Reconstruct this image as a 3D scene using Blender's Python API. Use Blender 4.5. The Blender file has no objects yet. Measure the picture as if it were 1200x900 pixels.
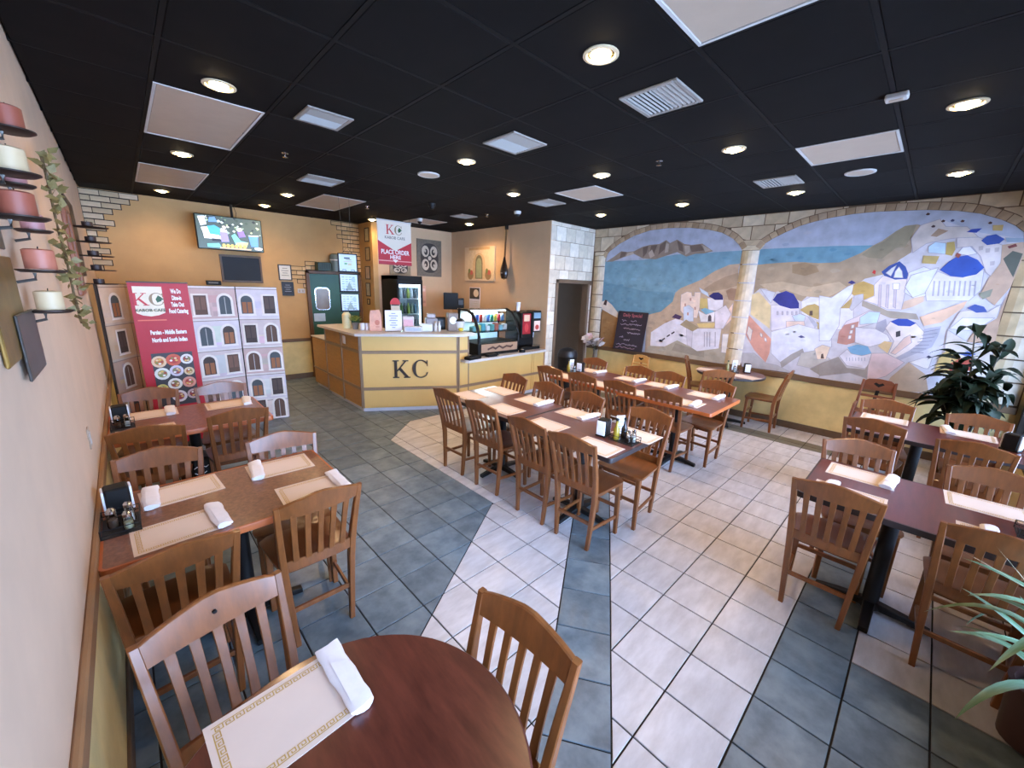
import bpy, bmesh, math, random
from mathutils import Vector, Matrix
random.seed(7)
SC = bpy.context.scene
COL = SC.collection
PI = math.pi

# ------------------------------------------------------------------ camera
def look(pos, yaw, pitch, roll):
    f = Vector((math.sin(yaw)*math.cos(pitch), math.cos(yaw)*math.cos(pitch), -math.sin(pitch)))
    r0 = Vector((math.cos(yaw), -math.sin(yaw), 0)); u0 = r0.cross(f)
    r = math.cos(roll)*r0 + math.sin(roll)*u0
    u = -math.sin(roll)*r0 + math.cos(roll)*u0
    m = Matrix((r, u, -f)).transposed().to_4x4(); m.translation = pos
    return m
CAM = Vector((-1.94865, -2.38611, 1.88241))
cd = bpy.data.cameras.new('camera'); cam = bpy.data.objects.new('camera', cd); COL.objects.link(cam)
cd.sensor_fit = 'HORIZONTAL'; cd.sensor_width = 36; cd.lens = 466.84*36/1200; cd.clip_start = .02
cam.matrix_world = look(CAM, .7691, .2395, .0333)
SC.camera = cam

# ------------------------------------------------------------------ world: pale daylight sky outside the shopfront
w = bpy.data.worlds.new('sky'); SC.world = w; w.use_nodes = True
wb = w.node_tree.nodes['Background']
wb.inputs[0].default_value = (.42, .62, 1.0, 1); wb.inputs[1].default_value = 15.0
SC.view_settings.view_transform = 'Standard'; SC.view_settings.look = 'None'
SC.view_settings.exposure = 0.88; SC.view_settings.gamma = 1.0; SC.view_settings.use_curve_mapping = False
SC.cycles.use_denoising = True
SC.cycles.max_bounces = 8; SC.cycles.diffuse_bounces = 5; SC.cycles.glossy_bounces = 3
SC.cycles.sample_clamp_indirect = 6.0
SC.cycles.caustics_reflective = False; SC.cycles.caustics_refractive = False
LAMP = 29.0          # watts of each ceiling downlight
LAMPCOL = (1.0, .65, .35)

# room numbers (metres)
XL, XR, YB, YF, H = -2.19, 4.856, 5.976, -3.2, 3.01
XJ, YA, X3, Y4 = 1.69, 5.40, 3.555, 2.455      # alcove behind the counter
RAIL = .753

# ------------------------------------------------------------------ helpers
def lin(c):
    o = []
    for v in c[:3]:
        v /= 255.0
        o.append(v/12.92 if v <= .04045 else ((v+.055)/1.055)**2.4)
    return (o[0], o[1], o[2], 1)

MATS = {}
def mat(name, col, rough=.5, metal=0., var=.12, scale=6., stretch=(1,1,1), bump=0., col2=None, emit=0., coat=0., rand=0., spec=.5, detail=4., alpha=1.):
    if name in MATS: return MATS[name]
    m = bpy.data.materials.new(name); m.use_nodes = True; MATS[name] = m
    nt = m.node_tree; b = nt.nodes['Principled BSDF']
    b.inputs['Roughness'].default_value = rough; b.inputs['Metallic'].default_value = metal
    b.inputs['Specular IOR Level'].default_value = spec
    if coat: b.inputs['Coat Weight'].default_value = coat; b.inputs['Coat Roughness'].default_value = .15
    c1 = lin(col)
    c2 = lin(col2) if col2 else tuple(max(0, x*(1-var)) for x in c1[:3])+(1,)
    if col2 is None: c1 = tuple(min(1, x*(1+var*.6)) for x in c1[:3])+(1,)
    if var or col2:
        tc = nt.nodes.new('ShaderNodeTexCoord'); mp = nt.nodes.new('ShaderNodeMapping')
        mp.inputs['Scale'].default_value = stretch
        nz = nt.nodes.new('ShaderNodeTexNoise'); nz.inputs['Scale'].default_value = scale; nz.inputs['Detail'].default_value = detail
        nz.inputs['Roughness'].default_value = .6
        mx = nt.nodes.new('ShaderNodeMix'); mx.data_type = 'RGBA'
        rp = nt.nodes.new('ShaderNodeMapRange'); rp.inputs[1].default_value = .32; rp.inputs[2].default_value = .68
        L = nt.links.new
        L(tc.outputs['Object'], mp.inputs[0])
        if rand:
            oi = nt.nodes.new('ShaderNodeObjectInfo'); ad = nt.nodes.new('ShaderNodeVectorMath'); ad.operation = 'ADD'
            sc = nt.nodes.new('ShaderNodeVectorMath'); sc.operation = 'SCALE'; sc.inputs[0].default_value = (37, 19, 11)
            L(oi.outputs['Random'], sc.inputs['Scale']); L(mp.outputs[0], ad.inputs[0]); L(sc.outputs[0], ad.inputs[1]); L(ad.outputs[0], nz.inputs['Vector'])
        else: L(mp.outputs[0], nz.inputs['Vector'])
        L(nz.outputs[0], rp.inputs[0]); L(rp.outputs[0], mx.inputs[0])
        mx.inputs[6].default_value = c1; mx.inputs[7].default_value = c2
        out = mx.outputs[2]
        if rand:
            hs = nt.nodes.new('ShaderNodeHueSaturation'); mr = nt.nodes.new('ShaderNodeMapRange')
            mr.inputs[3].default_value = 1-rand; mr.inputs[4].default_value = 1+rand
            L(oi.outputs['Random'], mr.inputs[0]); L(mr.outputs[0], hs.inputs['Value']); L(out, hs.inputs['Color']); out = hs.outputs[0]
        L(out, b.inputs['Base Color'])
        if bump:
            bp = nt.nodes.new('ShaderNodeBump'); bp.inputs['Strength'].default_value = bump; bp.inputs['Distance'].default_value = .01
            L(nz.outputs[0], bp.inputs['Height']); L(bp.outputs[0], b.inputs['Normal'])
    else: b.inputs['Base Color'].default_value = c1
    if emit:
        b.inputs['Emission Color'].default_value = lin(col); b.inputs['Emission Strength'].default_value = emit
    return m

def paint_mat(name, rough=.6, var=.10, scale=14., emit=0., bump=0.):
    """paint / print: colour comes from the mesh colour attribute, with a little brush noise"""
    if name in MATS: return MATS[name]
    m = bpy.data.materials.new(name); m.use_nodes = True; MATS[name] = m
    nt = m.node_tree; b = nt.nodes['Principled BSDF']; L = nt.links.new
    b.inputs['Roughness'].default_value = rough
    at = nt.nodes.new('ShaderNodeAttribute'); at.attribute_name = 'Col'
    tc = nt.nodes.new('ShaderNodeTexCoord'); nz = nt.nodes.new('ShaderNodeTexNoise'); nz.inputs['Scale'].default_value = scale; nz.inputs['Detail'].default_value = 6
    mr = nt.nodes.new('ShaderNodeMapRange'); mr.inputs[1].default_value = .3; mr.inputs[2].default_value = .7; mr.inputs[3].default_value = 1-var; mr.inputs[4].default_value = 1+var
    hs = nt.nodes.new('ShaderNodeHueSaturation')
    L(tc.outputs['Object'], nz.inputs['Vector']); L(nz.outputs[0], mr.inputs[0]); L(mr.outputs[0], hs.inputs['Value']); L(at.outputs['Color'], hs.inputs['Color'])
    L(hs.outputs[0], b.inputs['Base Color'])
    if emit:
        L(at.outputs['Color'], b.inputs['Emission Color']); b.inputs['Emission Strength'].default_value = emit
    return m

def glass_mat(name, col=(255,255,255), rough=.02, amount=.85):
    """thin clear pane: mostly straight-through, with a real mirror gloss"""
    if name in MATS: return MATS[name]
    m = bpy.data.materials.new(name); m.use_nodes = True; MATS[name] = m
    nt = m.node_tree; nt.nodes.clear(); L = nt.links.new
    o = nt.nodes.new('ShaderNodeOutputMaterial'); t = nt.nodes.new('ShaderNodeBsdfTransparent'); g = nt.nodes.new('ShaderNodeBsdfGlossy')
    mx = nt.nodes.new('ShaderNodeMixShader'); fr = nt.nodes.new('ShaderNodeFresnel'); fr.inputs[0].default_value = 1.45
    t.inputs[0].default_value = tuple(x*amount+(1-amount)*.6 for x in lin(col)[:3])+(1,); g.inputs[1].default_value = rough
    L(fr.outputs[0], mx.inputs[0]); L(t.outputs[0], mx.inputs[1]); L(g.outputs[0], mx.inputs[2]); L(mx.outputs[0], o.inputs[0])
    return m

def tag(o, label=None, cat=None, group=None, kind=None):
    if label: o['label'] = label
    if cat: o['category'] = cat
    if group: o['group'] = group
    if kind: o['kind'] = kind
    return o
def thing(name, label, cat, loc=(0,0,0), rz=0., group=None):
    o = bpy.data.objects.new(name, None); COL.objects.link(o); o.empty_display_size = .05
    o.location = loc; o.rotation_euler = (0,0,rz)
    return tag(o, label, cat, group)
def link(name, me, parent=None, loc=(0,0,0), rz=0.):
    o = bpy.data.objects.new(name, me); COL.objects.link(o); o.location = loc; o.rotation_euler = (0,0,rz)
    if parent: o.parent = parent
    return o
def dup(root, loc=None, rz=None, label=None):
    r = root.copy(); COL.objects.link(r)
    if loc is not None: r.location = loc
    if rz is not None: r.rotation_euler = (0,0,rz)
    if label: r['label'] = label
    for ch in root.children:
        c = ch.copy(); COL.objects.link(c); c.parent = r
        for g in ch.children:
            d = g.copy(); COL.objects.link(d); d.parent = c
    return r

class MB:
    def __init__(s): s.v = []; s.f = []; s.c = []
    def add(s, vs, fs, col=None):
        n = len(s.v); s.v += [tuple(p) for p in vs]
        for f in fs: s.f.append([i+n for i in f]); s.c.append(col)
        return s
    def box(s, x0,y0,z0,x1,y1,z1, b=0., col=None):
        if b <= 0:
            vs = [(x,y,z) for z in (z0,z1) for y in (y0,y1) for x in (x0,x1)]
            return s.add(vs, [(0,2,3,1),(4,5,7,6),(0,1,5,4),(2,6,7,3),(0,4,6,2),(1,3,7,5)], col)
        b = min(b, (x1-x0)*.49, (y1-y0)*.49, (z1-z0)*.49)
        o = [(x0+b,y0),(x1-b,y0),(x1,y0+b),(x1,y1-b),(x1-b,y1),(x0+b,y1),(x0,y1-b),(x0,y0+b)]
        i = [(x0+b,y0+b),(x1-b,y0+b),(x1-b,y0+b),(x1-b,y1-b),(x1-b,y1-b),(x0+b,y1-b),(x0+b,y1-b),(x0+b,y0+b)]
        vs = [(p[0],p[1],z0) for p in i]+[(p[0],p[1],z0+b) for p in o]+[(p[0],p[1],z1-b) for p in o]+[(p[0],p[1],z1) for p in i]
        fs = []
        for r in range(3):
            for k in range(8): fs.append((r*8+k, r*8+(k+1)%8, r*8+8+(k+1)%8, r*8+8+k))
        fs.append((0,5,3,1)); fs.append((24,25,27,29))
        return s.add(vs, fs, col)
    def prism(s, poly, z0, z1, col=None, inset=0.):
        n = len(poly); a = sum(poly[i][0]*poly[(i+1)%n][1]-poly[(i+1)%n][0]*poly[i][1] for i in range(n))
        if a < 0: poly = poly[::-1]
        vs = [(x,y,z0) for x,y in poly]+[(x,y,z1) for x,y in poly]
        return s.add(vs, [tuple(range(n))[::-1], tuple(range(n,2*n))]+[(i,(i+1)%n,(i+1)%n+n,i+n) for i in range(n)], col)
    def sweep(s, path, w, d, ch=.25, X=(1,0,0), Y=(0,1,0), col=None):
        """rectangular chamfered section (axes X,Y) swept along path; w,d lists or numbers"""
        X, Y = Vector(X), Vector(Y); vs = []; n = len(path)
        for k, p in enumerate(path):
            a = (w[k] if isinstance(w,(list,tuple)) else w)/2; b = (d[k] if isinstance(d,(list,tuple)) else d)/2
            c = min(a,b)*ch
            for u,v in ((-a+c,-b),(a-c,-b),(a,-b+c),(a,b-c),(a-c,b),(-a+c,b),(-a,b-c),(-a,-b+c)):
                vs.append(Vector(p)+X*u+Y*v)
        fs = [(k*8+i, k*8+(i+1)%8, k*8+8+(i+1)%8, k*8+8+i) for k in range(n-1) for i in range(8)]
        fs += [tuple(range(8))[::-1], tuple(range((n-1)*8, n*8))]
        return s.add(vs, fs, col)
    def tube(s, path, r, seg=8, col=None, closed=False):
        P = [Vector(p) for p in path]; n = len(P); vs = []
        up = Vector((0,0,1))
        for k in range(n):
            a = P[(k-1)%n] if (k > 0 or closed) else P[k]; b = P[(k+1)%n] if (k < n-1 or closed) else P[k]
            t = (b-a).normalized() if (b-a).length > 1e-9 else Vector((0,0,1))
            x = t.cross(up if abs(t.z) < .95 else Vector((1,0,0))).normalized(); y = t.cross(x)
            rr = r[k] if isinstance(r,(list,tuple)) else r
            for i in range(seg):
                an = 2*PI*i/seg; vs.append(P[k]+x*math.cos(an)*rr+y*math.sin(an)*rr)
        m = n if closed else n-1
        fs = [(k*seg+i, ((k+1)%n)*seg+i, ((k+1)%n)*seg+(i+1)%seg, k*seg+(i+1)%seg) for k in range(m) for i in range(seg)]
        if not closed: fs += [tuple(range(seg)), tuple(range((n-1)*seg, n*seg))[::-1]]
        return s.add(vs, fs, col)
    def lathe(s, prof, c=(0,0,0), seg=16, col=None, sx=1., sy=1.):
        n = len(prof); vs = []
        for r,z in prof:
            for i in range(seg):
                a = 2*PI*i/seg; vs.append((c[0]+r*math.cos(a)*sx, c[1]+r*math.sin(a)*sy, c[2]+z))
        fs = [(k*seg+i, k*seg+(i+1)%seg, (k+1)*seg+(i+1)%seg, (k+1)*seg+i) for k in range(n-1) for i in range(seg)]
        if prof[0][0] > 1e-6: fs.append(tuple(range(seg))[::-1])
        if prof[-1][0] > 1e-6: fs.append(tuple(range((n-1)*seg, n*seg)))
        return s.add(vs, fs, col)
    def mesh(s, name, m, smooth=35):
        me = bpy.data.meshes.new(name); me.from_pydata(s.v, [], s.f)
        if any(c is not None for c in s.c):
            at = me.color_attributes.new('Col', 'FLOAT_COLOR', 'CORNER'); buf = []
            for f, c in zip(s.f, s.c): buf += list(lin(c or (200,200,200)))*len(f)
            at.data.foreach_set('color', buf)
        if m: me.materials.append(m)
        if smooth:
            me.polygons.foreach_set('use_smooth', [True]*len(me.polygons)); me.set_sharp_from_angle(angle=math.radians(smooth))
        me.update(); return me
    def build(s, name, m, parent=None, loc=(0,0,0), rz=0., smooth=35):
        return link(name, s.mesh(name, m, smooth), parent, loc, rz)

class Frame:
    """a flat drawing plane: origin o, axes u (right) and v (up), normal n"""
    def __init__(s, o, u, v): s.o, s.u, s.v = Vector(o), Vector(u).normalized(), Vector(v).normalized(); s.n = s.u.cross(s.v)
    def p(s, a, b, d=0.): return s.o+s.u*a+s.v*b+s.n*d
class Art:
    """layers of flat paint / print on a Frame, each a hair above the last"""
    def __init__(s, fr, d0=.0008, step=.00022): s.fr, s.d, s.step = fr, d0, step; s.mb = MB()
    def poly(s, pts, col, same=False):
        if not same: s.d += s.step
        n = len(pts); a = sum(pts[i][0]*pts[(i+1)%n][1]-pts[(i+1)%n][0]*pts[i][1] for i in range(n))
        if a < 0: pts = pts[::-1]
        s.mb.add([s.fr.p(x,y,s.d) for x,y in pts], [tuple(range(n))], col)
    def rect(s, x0,y0,x1,y1,col, same=False): s.poly([(x0,y0),(x1,y0),(x1,y1),(x0,y1)], col, same)
    def disc(s, x,y,rx,ry,col,n=14,same=False): s.poly([(x+rx*math.cos(2*PI*i/n), y+ry*math.sin(2*PI*i/n)) for i in range(n)], col, same)
    def line(s, pts, w, col):
        s.d += s.step
        for (x0,y0),(x1,y1) in zip(pts, pts[1:]):
            l = math.hypot(x1-x0,y1-y0) or 1e-6; nx, ny = -(y1-y0)/l*w/2, (x1-x0)/l*w/2
            ex, ey = (x1-x0)/l*w*.4, (y1-y0)/l*w*.4
            s.poly([(x0+nx-ex,y0+ny-ey),(x0-nx-ex,y0-ny-ey),(x1-nx+ex,y1-ny+ey),(x1+nx+ex,y1+ny+ey)], col, True)
    def arch(s, x0,y0,x1,y1,col,rise=None,n=7):
        r = (x1-x0)/2 if rise is None else rise; cx = (x0+x1)/2
        s.poly([(x0,y0),(x1,y0)]+[(cx+(x1-x0)/2*math.cos(PI*i/n), y1-r+r*math.sin(PI*i/n)) for i in range(n+1)], col)
    def build(s, name, m, parent=None): return s.mb.build(name, m, parent, smooth=0)

def text(name, s, size, fr, a, b, d, m, parent=None, extrude=.001, bold=0., sx=1., align='CENTER'):
    cu = bpy.data.curves.new(name, 'FONT'); cu.body = s; cu.size = size; cu.extrude = extrude; cu.offset = bold
    cu.align_x = align; cu.resolution_u = 3
    tmp = bpy.data.objects.new(name, cu); COL.objects.link(tmp)
    dg = bpy.context.evaluated_depsgraph_get(); me = bpy.data.meshes.new_from_object(tmp.evaluated_get(dg))
    bpy.data.objects.remove(tmp)
    mt = Matrix((fr.u, fr.v, fr.n)).transposed().to_4x4(); mt.translation = fr.p(a,b,d)
    me.transform(mt @ Matrix.Diagonal((sx,1,1,1))); me.materials.clear(); me.materials.append(m)
    me.name = name
    return link(name, me, parent)

# wall-painting outlines: (colour, [(along the wall, height), ...]) in metres
MURAL = [
((176, 184, 204),[(-2.167,2.467),(-2.119,2.58),(-1.9,2.716),(-1.618,2.84),(-1.314,2.91),(-0.99,2.924),(-0.623,2.902),(-0.334,2.854),(-0.11,2.791),(0.058,2.697),(0.17,2.588),(0.21,2.523),(0.241,1.06),(0.241,0.797),(-2.134,0.706)]),
((120, 162, 184),[(-2.189,2.408),(-1.392,2.423),(-0.778,2.495),(-0.202,2.509),(0.21,2.52),(0.209,2.303),(0.067,2.305),(-0.131,2.212),(-0.334,2.072),(-0.641,1.936),(-0.724,1.86),(-0.75,1.693),(-0.936,1.497),(-1.262,1.344),(-1.784,1.301),(-2.211,1.478),(-2.173,1.724)]),
((106, 150, 174),[(-2.176,2.032),(-1.327,1.886),(-0.758,1.873),(-0.75,1.693),(-0.938,1.512),(-1.262,1.344),(-1.784,1.301),(-2.211,1.478),(-2.173,1.724)]),
((148, 132, 120),[(-2.16,2.401),(-1.991,2.495),(-1.847,2.587),(-1.714,2.566),(-1.587,2.577),(-1.419,2.647),(-1.284,2.671),(-1.119,2.677),(-0.997,2.735),(-0.927,2.682),(-0.81,2.733),(-0.678,2.656),(-0.557,2.636),(-0.387,2.647),(-0.204,2.525),(-0.338,2.497),(-0.48,2.494),(-0.621,2.456),(-0.783,2.533),(-0.964,2.481),(-1.153,2.426),(-1.395,2.447),(-1.582,2.53),(-1.797,2.474),(-2.021,2.405)]),
((112, 96, 88),[(-1.846,2.571),(-1.733,2.567),(-1.762,2.495),(-1.871,2.46)]),
((112, 96, 88),[(-1.417,2.631),(-1.317,2.657),(-1.336,2.537),(-1.396,2.463)]),
((112, 96, 88),[(-1.265,2.655),(-1.15,2.664),(-1.198,2.517),(-1.279,2.49)]),
((112, 96, 88),[(-1.1,2.662),(-0.996,2.724),(-1.01,2.585),(-1.113,2.5)]),
((112, 96, 88),[(-0.808,2.719),(-0.708,2.652),(-0.676,2.529),(-0.756,2.56)]),
((112, 96, 88),[(-0.585,2.623),(-0.414,2.637),(-0.345,2.544),(-0.542,2.524)]),
((184, 170, 158),[(-1.712,2.55),(-1.604,2.568),(-1.582,2.53),(-1.742,2.488)]),
((184, 170, 158),[(-1.302,2.536),(-1.241,2.594),(-1.177,2.487),(-1.256,2.444)]),
((184, 170, 158),[(-0.991,2.686),(-0.941,2.669),(-0.94,2.538),(-1.002,2.526)]),
((184, 170, 158),[(-0.674,2.627),(-0.585,2.623),(-0.571,2.525),(-0.639,2.479)]),
((184, 170, 158),[(-0.385,2.628),(-0.234,2.54),(-0.327,2.516)]),
((188, 166, 144),[(0.215,2.329),(0.065,2.318),(-0.133,2.226),(-0.336,2.086),(-0.643,1.951),(-0.726,1.874),(-0.754,1.723),(-0.942,1.543),(-1.205,1.462),(-1.158,0.777),(0.254,0.799),(0.236,1.357),(0.203,2.277)]),
((168, 146, 124),[(0.21,2.198),(0.039,2.144),(-0.134,2.047),(-0.259,1.946),(-0.251,1.89),(0.067,1.955),(0.234,2.013)]),
((158, 128, 108),[(0.071,1.928),(0.143,1.97),(0.222,1.959),(0.21,1.783),(0.131,1.793)]),
((160, 122, 80),[(-2.163,1.62),(-2.063,1.66),(-1.912,1.565),(-1.792,1.454),(-1.782,0.736),(-2.134,0.71)]),
((226, 216, 206),[(-2.179,1.654),(-2.086,1.686),(-1.957,1.614),(-1.802,1.47),(-1.799,1.368),(-1.957,1.425),(-2.107,1.484),(-2.173,1.515)]),
((70, 50, 50),[(-2.14,1.604),(-2.108,1.692),(-2.058,1.688),(-2.072,1.584)]),
((178, 170, 156),[(-1.104,0.918),(-0.739,0.996),(-0.589,1.077),(-0.36,0.997),(-0.119,0.968),(0.093,1.056),(0.243,0.96),(0.246,0.798),(-1.159,0.781)]),
((158, 150, 138),[(-0.614,1.027),(-0.358,0.982),(-0.117,0.954),(-0.103,0.851),(-0.404,0.868),(-0.661,0.895)]),
((224, 222, 234),[(-1.082,1.166),(-0.85,1.347),(-0.668,1.439),(-0.478,1.409),(-0.284,1.307),(0.092,1.343),(0.098,1.027),(-0.232,0.938),(-0.36,0.997),(-0.589,1.077),(-0.798,0.941),(-1.069,0.922)]),
((212, 208, 222),[(-0.474,1.38),(-0.351,1.256),(-0.329,0.986),(-0.41,1.021)]),
((236, 216, 204),[(-0.623,1.842),(-0.529,1.895),(-0.453,1.883),(-0.439,1.826),(-0.401,1.827),(-0.401,1.891),(-0.309,1.894),(-0.29,1.659),(-0.309,1.482),(-0.471,1.47),(-0.6,1.581)]),
((206, 216, 234),[(-0.556,1.643),(-0.469,1.678),(-0.387,1.624),(-0.359,1.419),(-0.523,1.406)]),
((202, 182, 118),[(-0.302,1.802),(-0.175,1.793),(-0.167,1.637),(-0.291,1.644)]),
((232, 228, 238),[(-0.189,1.807),(0.053,1.817),(0.071,1.61),(-0.148,1.624)]),
((206, 220, 236),[(-0.342,1.967),(-0.195,1.892),(-0.163,1.822),(-0.294,1.888)]),
((46, 44, 108),[(-0.173,1.836),(-0.112,1.892),(-0.032,1.902),(0.034,1.858),(0.052,1.79),(-0.068,1.781)]),
((132, 186, 214),[(-0.269,1.616),(-0.203,1.649),(-0.042,1.602),(-0.173,1.545)]),
((234, 230, 234),[(-0.302,1.6),(-0.173,1.545),(-0.042,1.602),(-0.032,1.441),(-0.242,1.423)]),
((86, 76, 84),[(-0.13,1.438),(-0.136,1.519),(-0.112,1.549),(-0.086,1.522),(-0.074,1.443)]),
((160, 144, 118),[(-0.577,1.346),(-0.482,1.439),(-0.251,1.325),(-0.351,1.253)]),
((218, 192, 130),[(-0.301,1.389),(-0.002,1.426),(-0.032,1.346),(-0.258,1.333)]),
((234, 206, 192),[(0.095,1.555),(0.204,1.742),(0.22,1.495),(0.11,1.345)]),
((230, 222, 232),[(-0.042,1.602),(0.104,1.709),(0.203,1.577),(0.118,1.346),(-0.003,1.334)]),
((80, 60, 100),[(-0.734,1.456),(-0.679,1.521),(-0.559,1.487),(-0.598,1.43)]),
((60, 56, 66),[(-0.873,1.053),(-0.818,1.098),(-0.808,1.073),(-0.857,1.036)]),
((60, 56, 66),[(-0.789,1.126),(-0.736,1.17),(-0.726,1.146),(-0.773,1.109)]),
((60, 56, 66),[(-0.712,1.185),(-0.659,1.228),(-0.65,1.204),(-0.696,1.168)]),
((232, 226, 224),[(0.123,1.261),(0.212,1.27),(0.237,0.968),(0.147,0.97)]),
((190, 150, 140),[(-0.549,1.703),(-0.521,1.705),(-0.515,1.658),(-0.542,1.656)]),
((190, 150, 140),[(-0.471,1.795),(-0.444,1.796),(-0.438,1.75),(-0.464,1.749)]),
((190, 150, 140),[(-0.377,1.654),(-0.351,1.655),(-0.344,1.609),(-0.37,1.607)]),
((190, 150, 140),[(-0.483,1.559),(-0.456,1.56),(-0.45,1.513),(-0.477,1.511)]),
((196, 196, 212),[(-0.161,1.26),(-0.153,1.261),(-0.122,1.028),(-0.131,1.027)]),
((196, 196, 212),[(-0.077,1.269),(-0.069,1.27),(-0.038,1.039),(-0.046,1.038)]),
((196, 196, 212),[(0.006,1.277),(0.014,1.278),(0.045,1.049),(0.036,1.048)]),
((196, 196, 212),[(-0.119,1.265),(-0.11,1.265),(-0.08,1.033),(-0.088,1.032)]),
((178, 186, 206),[(0.453,2.522),(0.504,2.604),(0.584,2.661),(0.727,2.738),(0.881,2.809),(1.033,2.851),(1.223,2.886),(1.434,2.909),(1.636,2.914),(1.829,2.905),(2.087,2.889),(2.33,2.856),(2.518,2.807),(2.681,2.731),(2.787,2.663),(2.853,2.599),(2.899,2.382),(2.882,2.046),(2.881,1.729),(2.896,1.402),(2.575,0.764),(2.283,0.78),(1.907,0.783),(1.458,0.779),(1.135,0.807),(0.475,0.795),(0.218,1.467),(0.245,2.338)]),
((112, 158, 182),[(0.452,2.528),(0.895,2.533),(1.286,2.533),(1.722,2.523),(1.597,2.4),(1.402,2.3),(1.176,2.294),(0.932,2.316),(0.678,2.301),(0.452,2.294)]),
((206, 204, 214),[(0.449,2.314),(1.188,2.23),(1.72,2.396),(1.943,2.721),(2.076,2.727),(2.218,2.78),(2.558,2.612),(2.867,2.532),(2.899,2.382),(2.882,2.046),(2.881,1.729),(2.896,1.402),(2.575,0.764),(2.283,0.78),(1.907,0.783),(1.458,0.779),(1.135,0.807),(0.475,0.795),(0.218,1.467)]),
((172, 154, 132),[(0.45,2.31),(0.673,2.33),(0.927,2.344),(1.172,2.321),(1.397,2.326),(1.59,2.434),(1.696,2.523),(1.766,2.569),(1.873,2.676),(1.942,2.73),(2.042,2.738),(2.076,2.727),(2.032,2.597),(2.052,2.427),(1.963,2.343),(1.864,2.179),(1.689,2.123),(1.556,1.951),(1.396,1.877),(1.366,1.876),(1.157,1.928),(1.073,1.812),(0.738,1.957),(0.541,1.979),(0.464,1.894)]),
((150, 140, 118),[(1.697,2.514),(1.792,2.568),(1.874,2.673),(1.942,2.726),(2.037,2.734),(2.019,2.598),(1.986,2.498),(1.91,2.484),(1.805,2.36),(1.669,2.381),(1.607,2.417)]),
((156, 134, 108),[(0.883,2.307),(1.027,2.333),(1.162,2.285),(1.206,2.211),(1.058,2.155),(0.903,2.193)]),
((194, 176, 152),[(0.522,2.032),(0.803,2.076),(1.148,2.006),(1.44,2.085),(1.54,2.015),(1.33,1.862),(1.071,1.889),(0.855,1.97),(0.706,1.916)]),
((226, 226, 238),[(1.073,1.812),(1.166,1.878),(1.366,1.876),(1.5,1.93),(1.571,2.047),(1.592,2.047),(1.693,1.495),(1.458,1.452),(1.322,1.562),(1.101,1.648)]),
((224, 206, 164),[(0.445,1.882),(0.533,1.925),(0.722,1.731),(0.756,1.404),(0.64,1.483),(0.47,1.593)]),
((226, 222, 238),[(0.716,1.741),(0.828,1.754),(1.068,1.719),(1.098,1.475),(0.775,1.38)]),
((54, 60, 140),[(0.727,1.817),(0.766,1.904),(0.87,1.95),(0.967,1.911),(1.05,1.79),(1.062,1.718),(0.965,1.708),(0.83,1.743)]),
((210, 214, 228),[(0.542,1.973),(0.743,1.925),(0.729,1.839),(0.711,1.773),(0.621,1.873)]),
((232, 208, 196),[(0.94,1.53),(1.153,1.548),(1.174,1.476),(0.954,1.445)]),
((204, 220, 240),[(1,1.609),(1.083,1.647),(1.158,1.621),(1.153,1.548),(1.048,1.539)]),
((190, 166, 110),[(1.075,1.698),(1.151,1.765),(1.232,1.79),(1.297,1.753),(1.311,1.581),(1.211,1.614)]),
((92, 76, 72),[(1.197,1.63),(1.191,1.691),(1.223,1.697),(1.234,1.633)]),
((186, 166, 114),[(1.289,1.559),(1.456,1.462),(1.348,1.368)]),
((178, 180, 196),[(1.177,1.612),(1.209,1.625),(1.315,1.51),(1.288,1.466)]),
((224, 226, 240),[(0.778,1.362),(1.091,1.5),(1.307,1.457),(1.477,1.433),(1.513,1.233),(1.162,1.08),(0.963,0.939),(0.828,1.054)]),
((70, 72, 130),[(1.117,1.326),(1.151,1.353),(1.203,1.329),(1.158,1.314)]),
((60, 56, 70),[(1.406,1.332),(1.408,1.377),(1.434,1.384),(1.436,1.331)]),
((216, 160, 144),[(0.452,1.58),(0.799,1.258),(0.809,1.052),(0.783,0.906),(0.605,1.069),(0.452,1.283)]),
((236, 226, 220),[(0.467,1.307),(0.471,1.418),(0.534,1.36),(0.532,1.199)]),
((240, 232, 228),[(0.644,1.337),(0.673,1.318),(0.681,1.269),(0.651,1.288)]),
((240, 232, 228),[(0.709,1.277),(0.738,1.257),(0.746,1.209),(0.717,1.228)]),
((168, 162, 160),[(0.963,0.939),(1.073,1.067),(1.2,1.171),(1.228,1.111),(1.106,0.984),(0.996,0.855)]),
((200, 196, 192),[(1.194,1.106),(1.357,1.171),(1.526,1.07),(1.333,0.912),(1.17,0.928)]),
((234, 212, 190),[(1.334,1.185),(1.41,1.251),(1.5,1.232),(1.481,1.059),(1.386,1.044)]),
((96, 80, 76),[(1.423,1.063),(1.42,1.121),(1.437,1.136),(1.46,1.068)]),
((160, 154, 148),[(1.326,0.9),(1.468,1.019),(1.607,1.115),(1.719,0.981),(1.487,0.816)]),
((190, 188, 192),[(0.447,1.001),(0.612,1.024),(0.784,0.9),(0.933,0.889),(1.135,0.811),(0.474,0.8)]),
((200, 196, 216),[(0.806,1.66),(0.823,1.661),(0.831,1.612),(0.814,1.611)]),
((200, 196, 216),[(0.866,1.664),(0.882,1.665),(0.89,1.616),(0.874,1.615)]),
((200, 196, 216),[(0.924,1.668),(0.941,1.669),(0.949,1.62),(0.932,1.619)]),
((200, 196, 216),[(0.982,1.671),(0.998,1.673),(1.007,1.625),(0.99,1.623)]),
((200, 196, 216),[(1.032,1.675),(1.048,1.676),(1.056,1.628),(1.04,1.627)]),
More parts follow.
